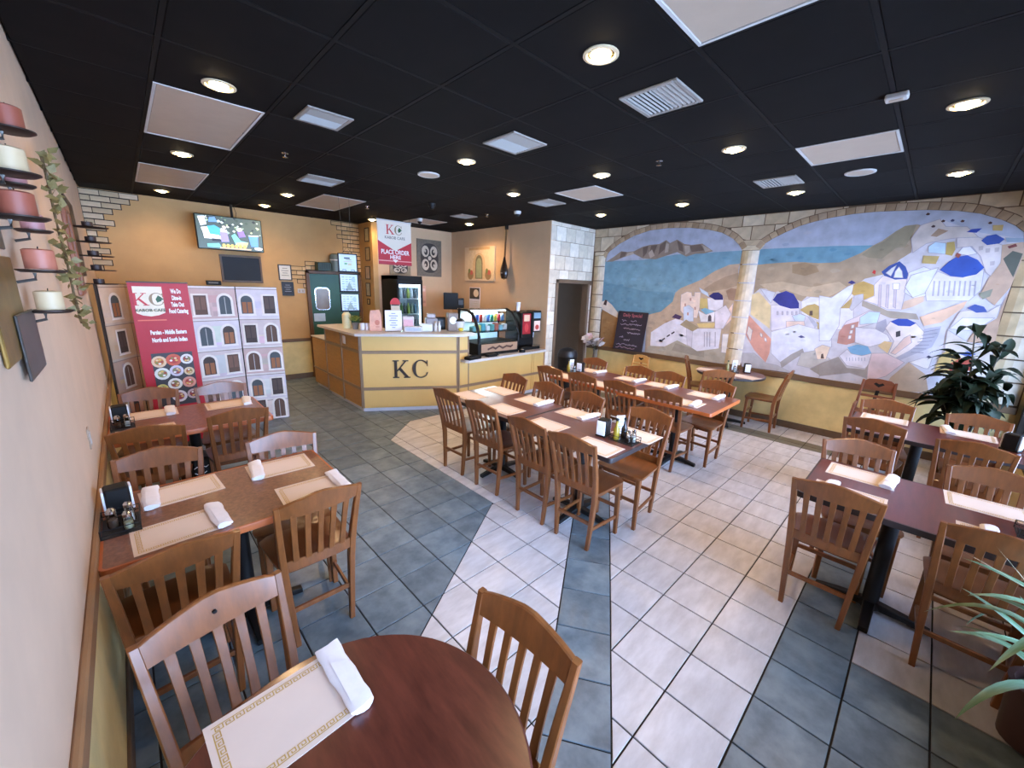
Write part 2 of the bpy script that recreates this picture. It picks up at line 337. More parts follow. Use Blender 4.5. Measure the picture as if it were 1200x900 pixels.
((224, 228, 240),[(1.261,1.902),(1.396,1.877),(1.542,2.027),(1.604,2.062),(1.593,1.933),(1.515,1.746),(1.54,1.52),(1.481,1.311),(1.367,1.298)]),
((60, 60, 128),[(1.531,2.072),(1.565,2.103),(1.612,2.074),(1.574,2.054)]),
((196, 166, 102),[(1.592,2.047),(1.68,2.095),(1.803,2.042),(1.814,1.919),(1.724,1.859),(1.598,1.929)]),
((188, 162, 110),[(1.512,1.745),(1.614,1.9),(1.615,1.752)]),
((196, 196, 206),[(1.608,1.751),(1.632,1.915),(1.709,1.937),(1.723,1.862),(1.636,1.724)]),
((226, 216, 222),[(1.792,2.051),(1.854,2.161),(2.084,2.118),(2.09,1.933),(2.096,1.762),(1.971,1.76),(1.829,1.826),(1.725,1.853),(1.821,1.919)]),
((206, 192, 200),[(1.839,2.052),(1.861,2.052),(1.904,1.769),(1.878,1.786)]),
((206, 192, 200),[(1.909,2.053),(1.931,2.053),(1.973,1.773),(1.947,1.79)]),
((206, 192, 200),[(1.977,2.054),(1.998,2.055),(2.041,1.777),(2.016,1.794)]),
((240, 236, 236),[(1.96,2.072),(2.02,2.073),(2.031,2.002),(1.974,2)]),
((58, 84, 158),[(1.831,2.206),(1.887,2.277),(1.971,2.328),(2.036,2.266),(2.071,2.193),(2.084,2.127),(1.972,2.115),(1.867,2.161)]),
((222, 226, 238),[(1.875,2.193),(1.916,2.25),(1.951,2.281),(1.939,2.214),(1.926,2.157)]),
((222, 226, 238),[(1.956,2.14),(1.956,2.211),(1.978,2.263),(2.014,2.214),(2.037,2.137)]),
((196, 60, 60),[(1.745,2.197),(1.756,2.23),(1.778,2.219),(1.778,2.175)]),
((168, 158, 146),[(1.717,1.853),(1.834,1.812),(1.974,1.745),(2.232,1.726),(2.271,1.658),(2.019,1.656),(1.912,1.704),(1.722,1.787)]),
((222, 226, 238),[(2.081,1.968),(2.076,2.196),(2.19,2.264),(2.327,2.196),(2.327,2.01),(2.258,1.921),(2.201,1.884)]),
((216, 188, 166),[(2.094,1.76),(2.101,1.862),(2.183,1.91),(2.255,1.935),(2.268,1.87),(2.191,1.804)]),
((226, 214, 222),[(1.702,1.651),(1.805,1.735),(1.908,1.723),(1.904,1.591),(1.756,1.52),(1.575,1.503),(1.607,1.585)]),
((196, 220, 240),[(1.731,1.644),(1.807,1.725),(1.912,1.719),(1.908,1.587),(1.747,1.554)]),
((168, 168, 186),[(1.904,1.591),(1.979,1.644),(2.012,1.544),(1.983,1.475),(1.904,1.515)]),
((192, 142, 132),[(1.554,1.441),(1.593,1.535),(1.73,1.595),(1.735,1.322),(1.662,1.281),(1.562,1.291)]),
((238, 232, 230),[(1.667,1.541),(1.694,1.548),(1.696,1.505),(1.669,1.498)]),
((238, 232, 230),[(1.665,1.472),(1.691,1.479),(1.693,1.436),(1.666,1.429)]),
((238, 232, 230),[(1.662,1.403),(1.688,1.41),(1.69,1.366),(1.664,1.359)]),
((230, 228, 238),[(1.712,1.516),(1.904,1.515),(2.03,1.452),(2.071,1.381),(1.89,1.282),(1.74,1.322)]),
((222, 196, 150),[(1.965,1.307),(2.016,1.375),(2.091,1.365),(2.073,1.226)]),
((234, 224, 222),[(1.995,1.533),(2.026,1.62),(2.254,1.612),(2.339,1.521),(2.348,1.411),(2.223,1.232),(2.158,1.143),(2.079,1.192),(2.101,1.385)]),
((224, 196, 186),[(2.184,1.432),(2.229,1.474),(2.259,1.385),(2.143,1.221),(2.099,1.234)]),
((52, 76, 164),[(2.024,1.616),(2.087,1.656),(2.167,1.659),(2.253,1.617),(2.21,1.574),(2.103,1.571)]),
((70, 66, 74),[(2.097,1.497),(2.134,1.515),(2.147,1.45),(2.11,1.431)]),
((178, 178, 194),[(2.332,1.556),(2.464,1.6),(2.46,1.477),(2.436,1.349),(2.323,1.261),(2.185,1.147),(2.151,1.18),(2.308,1.337),(2.353,1.451)]),
((140, 140, 160),[(2.336,1.521),(2.459,1.569),(2.46,1.562),(2.338,1.514)]),
((140, 140, 160),[(2.326,1.48),(2.446,1.522),(2.448,1.515),(2.328,1.473)]),
((140, 140, 160),[(2.316,1.44),(2.434,1.474),(2.435,1.467),(2.318,1.432)]),
((140, 140, 160),[(2.306,1.398),(2.421,1.426),(2.422,1.419),(2.308,1.391)]),
((140, 140, 160),[(2.296,1.357),(2.408,1.378),(2.409,1.371),(2.298,1.35)]),
((140, 140, 160),[(2.286,1.315),(2.394,1.33),(2.396,1.323),(2.288,1.308)]),
((140, 140, 160),[(2.276,1.273),(2.381,1.281),(2.382,1.273),(2.277,1.266)]),
((126, 176, 214),[(1.676,1.25),(1.767,1.3),(1.873,1.29),(1.927,1.205),(1.837,1.165),(1.728,1.177)]),
((230, 228, 240),[(1.614,1.128),(1.68,1.225),(1.731,1.174),(1.838,1.161),(1.927,1.205),(1.922,1.047),(1.897,1.003),(1.711,1.012)]),
((170, 176, 200),[(1.688,1.119),(1.695,1.12),(1.703,1.072),(1.697,1.071)]),
((170, 176, 200),[(1.72,1.116),(1.725,1.124),(1.734,1.077),(1.728,1.076)]),
((170, 176, 200),[(1.749,1.128),(1.755,1.129),(1.764,1.082),(1.758,1.081)]),
((170, 176, 200),[(1.781,1.125),(1.785,1.133),(1.794,1.086),(1.788,1.086)]),
((170, 176, 200),[(1.809,1.137),(1.815,1.138),(1.823,1.091),(1.817,1.09)]),
((170, 176, 200),[(1.84,1.133),(1.844,1.142),(1.853,1.096),(1.847,1.095)]),
((170, 176, 200),[(1.867,1.146),(1.873,1.146),(1.882,1.1),(1.876,1.099)]),
((164, 158, 156),[(1.425,0.966),(1.605,1.113),(1.72,0.981),(1.902,0.992),(1.918,1.066),(1.937,0.882),(1.759,0.922),(1.45,0.82)]),
((206, 206, 216),[(1.45,0.82),(1.759,0.922),(1.934,0.881),(1.907,0.787),(1.458,0.779)]),
((226, 206, 212),[(1.927,1.205),(2.058,1.228),(2.244,1.138),(2.112,0.942),(1.946,0.835),(1.922,1.047)]),
((186, 166, 146),[(2.156,0.935),(2.279,1.147),(2.45,1.023),(2.514,0.816),(2.282,0.781),(2.127,0.792)]),
((228, 224, 224),[(2.279,1.147),(2.395,1.22),(2.464,1.227),(2.459,1.093),(2.42,1.096)]),
((60, 60, 90),[(2.412,1.232),(2.43,1.253),(2.462,1.234),(2.436,1.221)]),
((206, 196, 192),[(2.022,2.581),(2.076,2.727),(2.218,2.78),(2.282,2.695),(2.445,2.682),(2.551,2.566),(2.389,2.568),(2.252,2.548),(2.16,2.52),(2.066,2.423)]),
((168, 140, 118),[(2.178,2.602),(2.226,2.68),(2.309,2.648),(2.229,2.589)]),
((190, 216, 236),[(2.183,2.486),(2.23,2.536),(2.317,2.519),(2.337,2.397),(2.196,2.419)]),
((190, 166, 100),[(2.322,2.523),(2.38,2.532),(2.404,2.447),(2.392,2.379),(2.338,2.394)]),
((190, 168, 110),[(2.163,2.389),(2.294,2.377),(2.281,2.291),(2.166,2.302)]),
((216, 206, 206),[(2.389,2.568),(2.551,2.566),(2.734,2.479),(2.762,2.307),(2.742,2.138),(2.676,2.201),(2.61,2.36),(2.521,2.474),(2.41,2.463)]),
((188, 176, 178),[(2.571,2.471),(2.605,2.476),(2.609,2.432),(2.58,2.427)]),
((188, 176, 178),[(2.625,2.446),(2.658,2.451),(2.663,2.407),(2.634,2.402)]),
((188, 176, 178),[(2.688,2.451),(2.72,2.456),(2.725,2.412),(2.697,2.407)]),
((188, 176, 178),[(2.685,2.311),(2.718,2.317),(2.723,2.273),(2.694,2.267)]),
((232, 230, 240),[(2.428,2.401),(2.455,2.467),(2.51,2.474),(2.576,2.396),(2.507,2.379)]),
((220, 216, 222),[(2.244,2.031),(2.313,2.211),(2.426,2.156),(2.521,2.143),(2.66,2.233),(2.683,2.009),(2.617,1.893),(2.287,1.877)]),
((198, 192, 202),[(2.304,2.101),(2.312,2.101),(2.332,1.939),(2.324,1.939)]),
((198, 192, 202),[(2.346,2.102),(2.353,2.102),(2.373,1.941),(2.366,1.941)]),
((198, 192, 202),[(2.387,2.102),(2.394,2.102),(2.414,1.943),(2.407,1.942)]),
((198, 192, 202),[(2.427,2.103),(2.434,2.103),(2.454,1.944),(2.447,1.944)]),
((198, 192, 202),[(2.467,2.103),(2.474,2.103),(2.494,1.946),(2.487,1.945)]),
((198, 192, 202),[(2.506,2.104),(2.513,2.104),(2.533,1.947),(2.526,1.947)]),
((198, 192, 202),[(2.545,2.104),(2.552,2.104),(2.572,1.949),(2.565,1.948)]),
((198, 192, 202),[(2.583,2.105),(2.59,2.105),(2.61,1.95),(2.603,1.95)]),
((198, 192, 202),[(2.621,2.105),(2.628,2.105),(2.648,1.951),(2.641,1.951)]),
((50, 84, 172),[(2.326,2.226),(2.381,2.318),(2.43,2.365),(2.506,2.382),(2.595,2.329),(2.657,2.249),(2.615,2.177),(2.52,2.146),(2.425,2.159)]),
((160, 90, 80),[(2.416,2.379),(2.423,2.411),(2.461,2.39),(2.445,2.349)]),
((222, 226, 238),[(2.077,2.028),(2.102,2.168),(2.311,2.252),(2.257,1.963),(2.165,1.91)]),
((56, 82, 160),[(2.577,2.53),(2.609,2.575),(2.67,2.589),(2.739,2.537),(2.711,2.493),(2.628,2.481)]),
((52, 72, 160),[(2.451,2.626),(2.484,2.654),(2.558,2.657),(2.526,2.613)]),
((192, 166, 110),[(2.627,2.683),(2.702,2.68),(2.705,2.62),(2.638,2.628)]),
((80, 56, 56),[(2.092,2.84),(2.105,2.859),(2.127,2.847),(2.123,2.831),(2.104,2.83)]),
((70, 70, 110),[(2.303,2.754),(2.315,2.772),(2.336,2.76),(2.332,2.745),(2.314,2.743)]),
((80, 56, 56),[(2.381,2.741),(2.393,2.758),(2.414,2.747),(2.41,2.732),(2.392,2.73)]),
((80, 56, 56),[(2.23,2.754),(2.243,2.772),(2.264,2.76),(2.26,2.745),(2.242,2.743)]),
((80, 56, 56),[(2.162,2.703),(2.175,2.721),(2.197,2.71),(2.193,2.694),(2.174,2.692)]),
((80, 56, 56),[(2.589,2.705),(2.6,2.722),(2.619,2.711),(2.616,2.696),(2.599,2.695)]),
((150, 168, 188),[(2.74,2.552),(2.866,2.538),(2.875,2.495),(2.76,2.505)]),
((194, 164, 142),[(2.734,2.479),(2.874,2.502),(2.901,2.375),(2.883,2.05),(2.812,1.854),(2.689,1.977),(2.712,2.13),(2.762,2.294)]),
((92, 94, 84),[(2.77,2.337),(2.819,2.415),(2.892,2.385),(2.883,2.231),(2.878,2.147),(2.83,2.229)]),
((120, 60, 60),[(2.774,2.462),(2.824,2.487),(2.84,2.459),(2.789,2.439)]),
((140, 140, 124),[(2.673,1.977),(2.765,2.028),(2.761,1.948),(2.713,1.913)]),
((228, 192, 166),[(2.273,1.692),(2.514,1.834),(2.606,1.892),(2.593,1.816),(2.457,1.641),(2.325,1.589)]),
((216, 206, 202),[(2.574,1.77),(2.637,1.794),(2.774,1.778),(2.854,1.869),(2.856,1.719),(2.727,1.576),(2.53,1.578)]),
((72, 92, 164),[(2.62,1.815),(2.669,1.859),(2.74,1.837),(2.775,1.783),(2.699,1.768)]),
((228, 222, 216),[(2.531,1.575),(2.609,1.708),(2.842,1.723),(2.728,1.571)]),
((192, 162, 140),[(2.728,1.571),(2.856,1.719),(2.881,2.034),(2.881,1.729),(2.899,1.436),(2.697,1.445)]),
((214, 204, 194),[(2.521,1.564),(2.697,1.445),(2.896,1.402),(2.943,1.071),(2.563,1.109)]),
((196, 170, 110),[(2.52,1.264),(2.585,1.361),(2.682,1.235),(2.694,1.06),(2.51,1.063)]),
((176, 84, 68),[(2.62,1.19),(2.688,1.262),(2.792,1.26),(2.785,1.129),(2.628,1.093)]),
((70, 92, 164),[(2.663,1.302),(2.719,1.341),(2.791,1.32),(2.743,1.279)])]
ARCH1 = [(-2.167, 2.467), (-2.119, 2.58), (-1.9, 2.716), (-1.618, 2.84), (-1.314, 2.91), (-0.99, 2.924), (-0.623, 2.902), (-0.334, 2.854), (-0.11, 2.791), (0.058, 2.697), (0.17, 2.588), (0.21, 2.523)]
ARCH2 = [(0.453, 2.522), (0.504, 2.604), (0.584, 2.661), (0.727, 2.738), (0.881, 2.809), (1.033, 2.851), (1.223, 2.886), (1.434, 2.909), (1.636, 2.914), (1.829, 2.905), (2.087, 2.889), (2.33, 2.856), (2.518, 2.807), (2.681, 2.731), (2.787, 2.663), (2.853, 2.599)]
# ================================================================== STRUCTURE
M = dict(
 wall_cream=mat('wall_cream',(214,186,160),.75,var=.07,scale=3.,bump=.12),
 wall_tan=mat('wall_tan',(200,158,104),.75,var=.07,scale=3.),
 wall_alcove=mat('wall_alcove',(206,172,136),.75,var=.05,scale=3.),
 wall_yellow=mat('wall_yellow',(226,202,140),.7,var=.14,scale=4.),
 wall_stone=mat('wall_stone_base',(112,90,70),.8,var=.1),
 hall=mat('hall_paint',(128,112,96),.8,var=.04),
 rail=mat('rail_brown',(112,86,62),.5,var=.1),
 skirt=mat('skirting_tile',(104,84,66),.5,var=.15,scale=12),
 ceil=mat('ceiling_black',(15,12,11),.85,var=.25,scale=5.,rand=.12,spec=.15),
 ceilgrid=mat('ceiling_grid_black',(13,11,11),.75,var=.1,spec=.2),
 white=mat('white_paint',(198,194,190),.5,var=.03),
 lens=mat('light_lens_off',(184,164,144),.5,var=.05),
 grout=mat('grout_dark',(40,38,38),.9,var=.15,scale=20),
 tile_dark=mat('tile_blue_slate',(84,98,108),.34,var=.30,scale=7.,col2=(122,136,144),rand=.10,bump=.06),
 tile_white=mat('tile_cream_stone',(204,200,202),.30,var=.10,scale=5.,col2=(180,175,176),rand=.05,bump=.05,stretch=(1,3,1)),
 alu=mat('alu_frame',(60,52,46),.4,metal=.4,var=.05),
 black=mat('black_plastic',(18,17,17),.5,var=.1,spec=.25),
 blackm=mat('black_metal',(24,23,24),.45,metal=.3,var=.1),
)
def struct(name, mb, m, parent=None, smooth=35):
    o = mb.build(name, m, parent, smooth=smooth)
    if not parent: o['kind'] = 'structure'
    return o

# ---- floor: grout bed + single tiles (one straight grid, cut by borders and bands) -----------------
floor = struct('floor', MB().box(XL-.1,YF-.1,-.06,XR+.6,YB+.1,-.007), M['grout'])
G = .3; GO = (0., 0.)             # tile pitch and grid origin
def clip(poly, a, b, c):          # keep a*x+b*y+c >= 0
    out = []
    for i in range(len(poly)):
        p, q = poly[i], poly[(i+1)%len(poly)]; dp = a*p[0]+b*p[1]+c; dq = a*q[0]+b*q[1]+c
        if dp >= 0: out.append(p)
        if (dp > 0 > dq) or (dp < 0 < dq):
            t = dp/(dp-dq); out.append((p[0]+(q[0]-p[0])*t, p[1]+(q[1]-p[1])*t))
    return out if len(out) >= 3 else []
def clips(poly, hs):
    for h in hs:
        poly = clip(poly, *h)
        if not poly: return []
    return poly
def area(p): return abs(sum(p[i][0]*p[(i+1)%len(p)][1]-p[(i+1)%len(p)][0]*p[i][1] for i in range(len(p))))/2 if p else 0
neg = lambda h: (-h[0],-h[1],-h[2])
ux, uy = .8366, .5478                                  # run of the slanting border
n_of = lambda px,py: (-uy, ux, uy*px-ux*py)            # >=0 : up-left of a line through (px,py)
DIAG = n_of(.187,.02); BL = n_of(-.117,-1.041); BR = n_of(.159,-1.221)
XB = (1,0,-.187); YT = (0,-1,2.42); CH = (.66,-.75,.66*-.187+.75*1.942)   # white field: X>=.187, Y<=2.42, cut corner
SEND = .80; S_ = (ux,uy,-SEND)
ROW = (-2.435,-2.135); GX = (4.05,4.35); WX = .587
pieces = []                                            # (poly, 'd'/'w')
def mono(tile, parts): return [tile] if sum(map(area, parts)) > .999*area(tile) else [p for p in parts if area(p) > 4e-4]
i0, i1 = int((XL-.3)/G)-1, int((XR+.6)/G)+1; j0, j1 = int((YF-.3)/G)-1, int(YB/G)+2
for i, j, gr in [(i,j,g) for g in (0,1) for i in range(i0, i1+1) for j in range(j0, j1+1)]:
    if True:
        ox, oy = ((0,0),(-.013,-.035))[gr]          # the field beyond the slanting band is laid a little out of step
        t0 = [(i*G+ox,j*G+oy),(i*G+G+ox,j*G+oy),(i*G+G+ox,j*G+G+oy),(i*G+ox,j*G+G+oy)]
        t0 = clips(t0, [(1,0,-XL),(-1,0,XR+.5),(0,1,-YF),(0,-1,YB), BL if gr == 0 else neg(BL)])
        if not t0: continue
        t = clips(t0, [(0,1,-ROW[1]), (-1,0,GX[0])])
        if t:
            for p in mono(t, [clips(t,[neg(XB),DIAG]), clips(t,[XB,neg(YT)]), clips(t,[XB,YT,neg(CH)])]): pieces.append((p,'d'))
            for q in mono(t, [clips(t,[XB,YT,CH]), clips(t,[neg(XB),neg(DIAG)])]):
                if area(q) < 4e-4 or (q is t and sum(map(area,[clips(t,[XB,YT,CH]),clips(t,[neg(XB),neg(DIAG)])])) < 1e-6): continue
                for r in mono(q, [clips(q,[S_]), clips(q,[neg(S_),BL]), clips(q,[neg(S_),neg(BR)])]): pieces.append((r,'w'))
        t = clips(t0, [(0,-1,ROW[0]), (-1,0,WX)])      # dark field by the windows
        if t: pieces.append((t,'d'))
        t = clips(t0, [(0,-1,ROW[0]), (1,0,-WX)])
        if t: pieces.append((t,'w'))
        t = clips(t0, [(0,1,-ROW[0]), (0,-1,ROW[1])])  # dark border row
        if t: pieces.append((t,'d' if t0[0][0] < 4.05 else 'w'))
        t = clips(t0, [(0,1,-ROW[1]), (1,0,-GX[1])])   # strip along the mural wall
        if t: pieces.append((t,'w'))
        t = clips(t0, [(0,1,-ROW[1]), (1,0,-GX[0]), (-1,0,GX[1])])
        if t: pieces.append((t,'g' if i*0+t0[0][1] < 2.4 else 'd'))
for k in range(-14, 7):                                # the slanting band of blue tiles
    s0, s1 = -1.008+.3*k-.0, -1.008+.3*(k+1)
    t = [( -.117+ux*0,0)]
    big = [(-9,-9),(9,-9),(9,9),(-9,9)]
    t = clips(big, [neg(BL), BR, (ux,uy,-s0), (-ux,-uy,min(s1,SEND)), (0,1,-ROW[1]), (1,0,-XL)])
    if t and area(t) > 1e-3: pieces.append((t,'d'))
def inset(poly, d):
    n = len(poly); a = sum(poly[i][0]*poly[(i+1)%n][1]-poly[(i+1)%n][0]*poly[i][1] for i in range(n))
    if a < 0: poly = poly[::-1]
    out = list(poly)
    for i in range(n):
        p, q = poly[i], poly[(i+1)%n]; l = math.hypot(q[0]-p[0],q[1]-p[1])
        if l < 1e-6: continue
        nx, ny = -(q[1]-p[1])/l, (q[0]-p[0])/l
        out = clip(out, nx, ny, -(nx*p[0]+ny*p[1])-d)
        if not out: return []
    return out
MI = cam.matrix_world.inverted()
def px_area(poly):
    P = []
    for x,y in poly:
        v = MI @ Vector((x,y,0))
        if v.z > -.15: return 0
        P.append((600+466.84*v.x/-v.z, 450-466.84*v.y/-v.z))
    cx = sum(p[0] for p in P)/len(P); cy = sum(p[1] for p in P)/len(P)
    return area(P) if -60 < cx < 1260 and -60 < cy < 960 else 0
tiles = []
for p, k in pieces:
    q = inset(p, .0042)
    if q and area(q) > 3e-4: tiles.append((px_area(q), q, k))
tiles.sort(key=lambda t: -t[0])
TM = {'d': M['tile_dark'], 'w': M['tile_white'], 'g': mat('tile_olive_grey',(112,108,96),.4,var=.2,scale=7,rand=.06)}
rest = {'d': MB(), 'w': MB(), 'g': MB()}
def bev_prism(mb, q, z0, z1, b=.0022):
    q2 = inset(q, b)
    if len(q2) != len(q): mb.prism(q, z0, z1); return
    n = len(q); a = sum(q[i][0]*q[(i+1)%n][1]-q[(i+1)%n][0]*q[i][1] for i in range(n))
    if a < 0: q = q[::-1]
    # match the ring starts
    st = min(range(n), key=lambda i: (q2[i][0]-q[0][0])**2+(q2[i][1]-q[0][1])**2); q2 = q2[st:]+q2[:st]
    vs = [(x,y,z0) for x,y in q]+[(x,y,z1-b*.6) for x,y in q]+[(x,y,z1) for x,y in q2]
    fs = [(r*n+i, r*n+(i+1)%n, r*n+n+(i+1)%n, r*n+n+i) for r in range(2) for i in range(n)]+[tuple(range(2*n,3*n))]
    mb.add(vs, fs)
for n_, (a_, q, k) in enumerate(tiles):
    if n_ < 300 and a_ > 0:
        cx = sum(p[0] for p in q)/len(q); cy = sum(p[1] for p in q)/len(q)
        mb = MB(); bev_prism(mb, [(x-cx,y-cy) for x,y in q], -.012, 0)
        mb.build('floor_tile', TM[k], floor, (cx,cy,0), smooth=0)
    else: bev_prism(rest[k], q, -.012, 0)
for k in 'dwg':
    o = rest[k].build('floor_tiling', TM[k], floor, smooth=0); o['kind'] = 'stuff'

# ---- walls -----------------------------------------------------------------------------------------
T = .12
wall_left = struct('wall_left', MB().box(XL-T,YF,0,XL,YB,H+.1), M['wall_cream'])
wall_back = struct('wall_back', MB().box(XL-T,YB,0,XJ,YB+T,H+.1), M['wall_tan'])
wall_pillar = struct('wall_pillar', MB().box(XJ,YA,0,XJ+.1,YB+T,H+.1), mat('wall_pillar_tan',(196,156,102),.75,var=.07))
wall_alcove_back = struct('wall_alcove_back', MB().box(XJ+.1,YA,0,X3+T,YA+T,H+.1), M['wall_alcove'])
wall_alcove_side = struct('wall_alcove_side', MB().box(X3,Y4,0,X3+T,YA,H+.1), M['wall_alcove'])
DX0, DX1, DZ = 3.80, 4.74, 1.995          # doorway in the stone wall
wall_door = struct('wall_door', MB().box(X3+T,Y4,0,DX0,Y4+T,H+.1).box(DX0,Y4,DZ,DX1,Y4+T,H+.1).box(DX1,Y4,0,XR+T,Y4+T,H+.1), M['wall_stone'])
wall_right = struct('wall_right', MB().box(XR,YF,0,XR+T,Y4,H+.1), M['wall_stone'])
hall = struct('wall_hall', MB().box(DX0-.05,Y4+T+1.3,0,XR+.5,Y4+T+1.4,2.6).box(DX1+.45,Y4+T,0,DX1+.55,Y4+T+1.3,2.6).box(X3+T,Y4+T,0,X3+T+.02,Y4+T+1.3,2.6).box(X3+T,Y4+T,2.6,XR+.6,Y4+T+1.4,2.65), M['hall'])
for nm, bx in (('wainscot',(XL,YF,0,XL+.006,YB,RAIL)),): MB().box(*bx).build(nm, M['wall_yellow'], wall_left)
MB().box(XL,YB-.006,0,.60,YB,RAIL).build('wainscot', M['wall_yellow'], wall_back)
MB().box(XR-.006,YF,0,XR,Y4,RAIL).build('wainscot', M['wall_yellow'], wall_right)
struct('trim_1', MB().box(XL,YF,RAIL-.035,XL+.022,YB,RAIL+.035,.006), mat('rail_oak',(150,112,78),.5,var=.12))
struct('trim_2', MB().box(XL+.022,YB-.022,RAIL-.03,.60,YB,RAIL+.03,.006), M['rail'])
struct('trim_3', MB().box(XR-.024,YF,RAIL-.04,XR,Y4,RAIL+.04,.006), M['rail'])
struct('baseboard_left', MB().box(XL+.006,YF,0,XL+.018,YB,.1,.003), M['skirt'])
struct('baseboard_back', MB().box(XL+.02,YB-.018,0,.60,YB-.006,.1,.003), M['skirt'])
struct('baseboard_right', MB().box(XR-.018,YF,0,XR-.006,Y4,.1,.003), M['skirt'])
# doorway casing
dc = MB()
for x0,x1 in ((DX0-.045,DX0+.02),(DX1-.02,DX1+.045)): dc.box(x0,Y4-.02,0,x1,Y4+T+.01,DZ+.045,.006)
dc.box(DX0-.045,Y4-.02,DZ-.02,DX1+.045,Y4+T+.01,DZ+.045,.006)
struct('door_2', dc, mat('casing_brown',(112,90,70),.5,var=.08))
# front shopfront with daylight windows
fw = MB().box(XL-T,YF-T,0,XR+T,YF,.36).box(XL-T,YF-T,2.62,XR+T,YF,H+.1)
wx = [XL+.12,-.52,1.14,2.80,XR-.015]
for a,b in ((XL-T,wx[0]),(wx[4],XR+T)): fw.box(a,YF-T,.36,b,YF,2.62)
struct('wall_front', fw, mat('wall_front_paint',(214,196,150),.75,var=.06))
for k in range(4):
    a, b = wx[k], wx[k+1]; f = MB()
    for q in ((a,.36,a+.05,2.62),(b-.05,.36,b,2.62),(a,.36,b,.42),(a,2.56,b,2.62)): f.box(q[0],YF-.09,q[1],q[2],YF-.03,q[3],.004)
    fr = struct('window_%d'%(k+1), f, M['alu'])
    g = MB().box(a+.05,YF-.064,.42,b-.05,YF-.058,2.56).build('pane', glass_mat('window_glass'), fr)
    ld = bpy.data.lights.new('daylight_portal','AREA'); ld.shape = 'RECTANGLE'; ld.size = b-a-.1; ld.size_y = 2.14; ld.cycles.is_portal = True
    lo = bpy.data.objects.new('daylight_portal', ld); COL.objects.link(lo); lo.location = ((a+b)/2, YF-.10, 1.49); lo.rotation_euler = (PI/2,0,PI)
# ---- ceiling: black lay-in tiles on a grid ----------------------------------------------------------
ceiling = struct('ceiling', MB().box(XL-T,YF-T,H+.03,XR+1.,YB+T,H+.12), M['ceilgrid'])
gx = [.19+.613*k for k in range(-4,9)]; gy = [-1.365+.62*k for k in range(-4,13)]
bars = MB()
for x in gx:
    if XL < x < XR: bars.box(x-.011,YF,H+.0,x+.011,YB,H+.03)
for y in gy:
    if YF < y < YB: bars.box(XL,y-.011,H+.0004,XR,y+.011,H+.0304)
bars.build('ceiling_grid', M['ceilgrid'], ceiling)
PAN = {(-3,4),(-3,5),(-3,8),(-3,9),(0,8),(0,9),(3,3),(3,-1),(-1,-2),(-1,-1),(3,9)}   # cells with white light panels
tile_me = {}
ex = [XL]+[x for x in gx if XL+.02 < x < XR-.02]+[XR]; ey = [YF]+[y for y in gy if YF+.02 < y < YB-.02]+[YB]
for a, b in zip(ex, ex[1:]):
    for c, d in zip(ey, ey[1:]):
        if b-a < .03 or d-c < .03: continue
        ci = (round((a-.19)/.613) if a > XL else -9, round((c+1.365)/.62) if c > YF else -9)
        if ci in PAN: continue
        key = (round(b-a,3), round(d-c,3))
        if key not in tile_me:
            w2, h2 = (b-a)/2-.012, (d-c)/2-.012; tile_me[key] = MB().box(-w2,-h2,-.004,w2,h2,.014,.005).mesh('ceiling_tile', M['ceil'])
        link('ceiling_tile', tile_me[key], ceiling, ((a+b)/2,(c+d)/2,H+.004))
# ---- painted stone, arches, columns and the seaside mural on the right wall -------------------------
FR_R = Frame((XR,0,0), (0,-1,0), (0,0,1))          # drawing plane on the right wall: a = -Y, b = z
mur = Art(FR_R, .0006, .000015)
brush = random.Random(4)
outl = []
def inside(p, P):
    c = False
    for (x0,y0),(x1,y1) in zip(P, P[1:]+P[:1]):
        if (y0 > p[1]) != (y1 > p[1]) and p[0] < (x1-x0)*(p[1]-y0)/(y1-y0)+x0: c = not c
    return c
for mi_, (c, pts) in enumerate(MURAL):              # each area with its own loose brush dabs
    mur.poly(pts, c)
    if min(c) > 180 and area(pts) < .35 and mi_ > 20: mur.line(pts+pts[:1], .006, (172,168,182))
    A_m = area(pts); n = min(150, int(A_m*110)) if A_m > .012 else 0
    if A_m > 4: n = 60
    mur.d += mur.step
    x0, x1 = min(p[0] for p in pts), max(p[0] for p in pts); y0, y1 = min(p[1] for p in pts), max(p[1] for p in pts)
    for k in range(n):
        p = (brush.uniform(x0,x1), brush.uniform(y0,y1))
        if not inside(p, pts): continue
        r = brush.uniform(.016,.05)*(1 if A_m > .1 else .5); dv = brush.randint(-13,9); dq = brush.randint(-4,4)
        if not all(inside((p[0]+sx*r*1.5,p[1]+sy*r*.8), pts) for sx in (-1,1) for sy in (-1,1)): continue
        mur.poly([(p[0]+r*1.5*brush.uniform(.6,1)*math.cos(2*PI*i/7), p[1]+r*.7*brush.uniform(.6,1)*math.sin(2*PI*i/7)) for i in range(7)], (max(0,min(255,c[0]+dv+dq)),max(0,min(255,c[1]+dv)),max(0,min(255,c[2]+dv-dq))), True)
mural = mur.build('mural', paint_mat('mural_paint', .7, .15, 7.))
tag(mural, 'painted seaside village mural with blue domes under two arches on the right wall', 'mural')
STC = [(206,188,160),(198,178,148),(214,198,172),(190,170,142)]
stone_m = paint_mat('painted_stone', .8, .14, 10.)
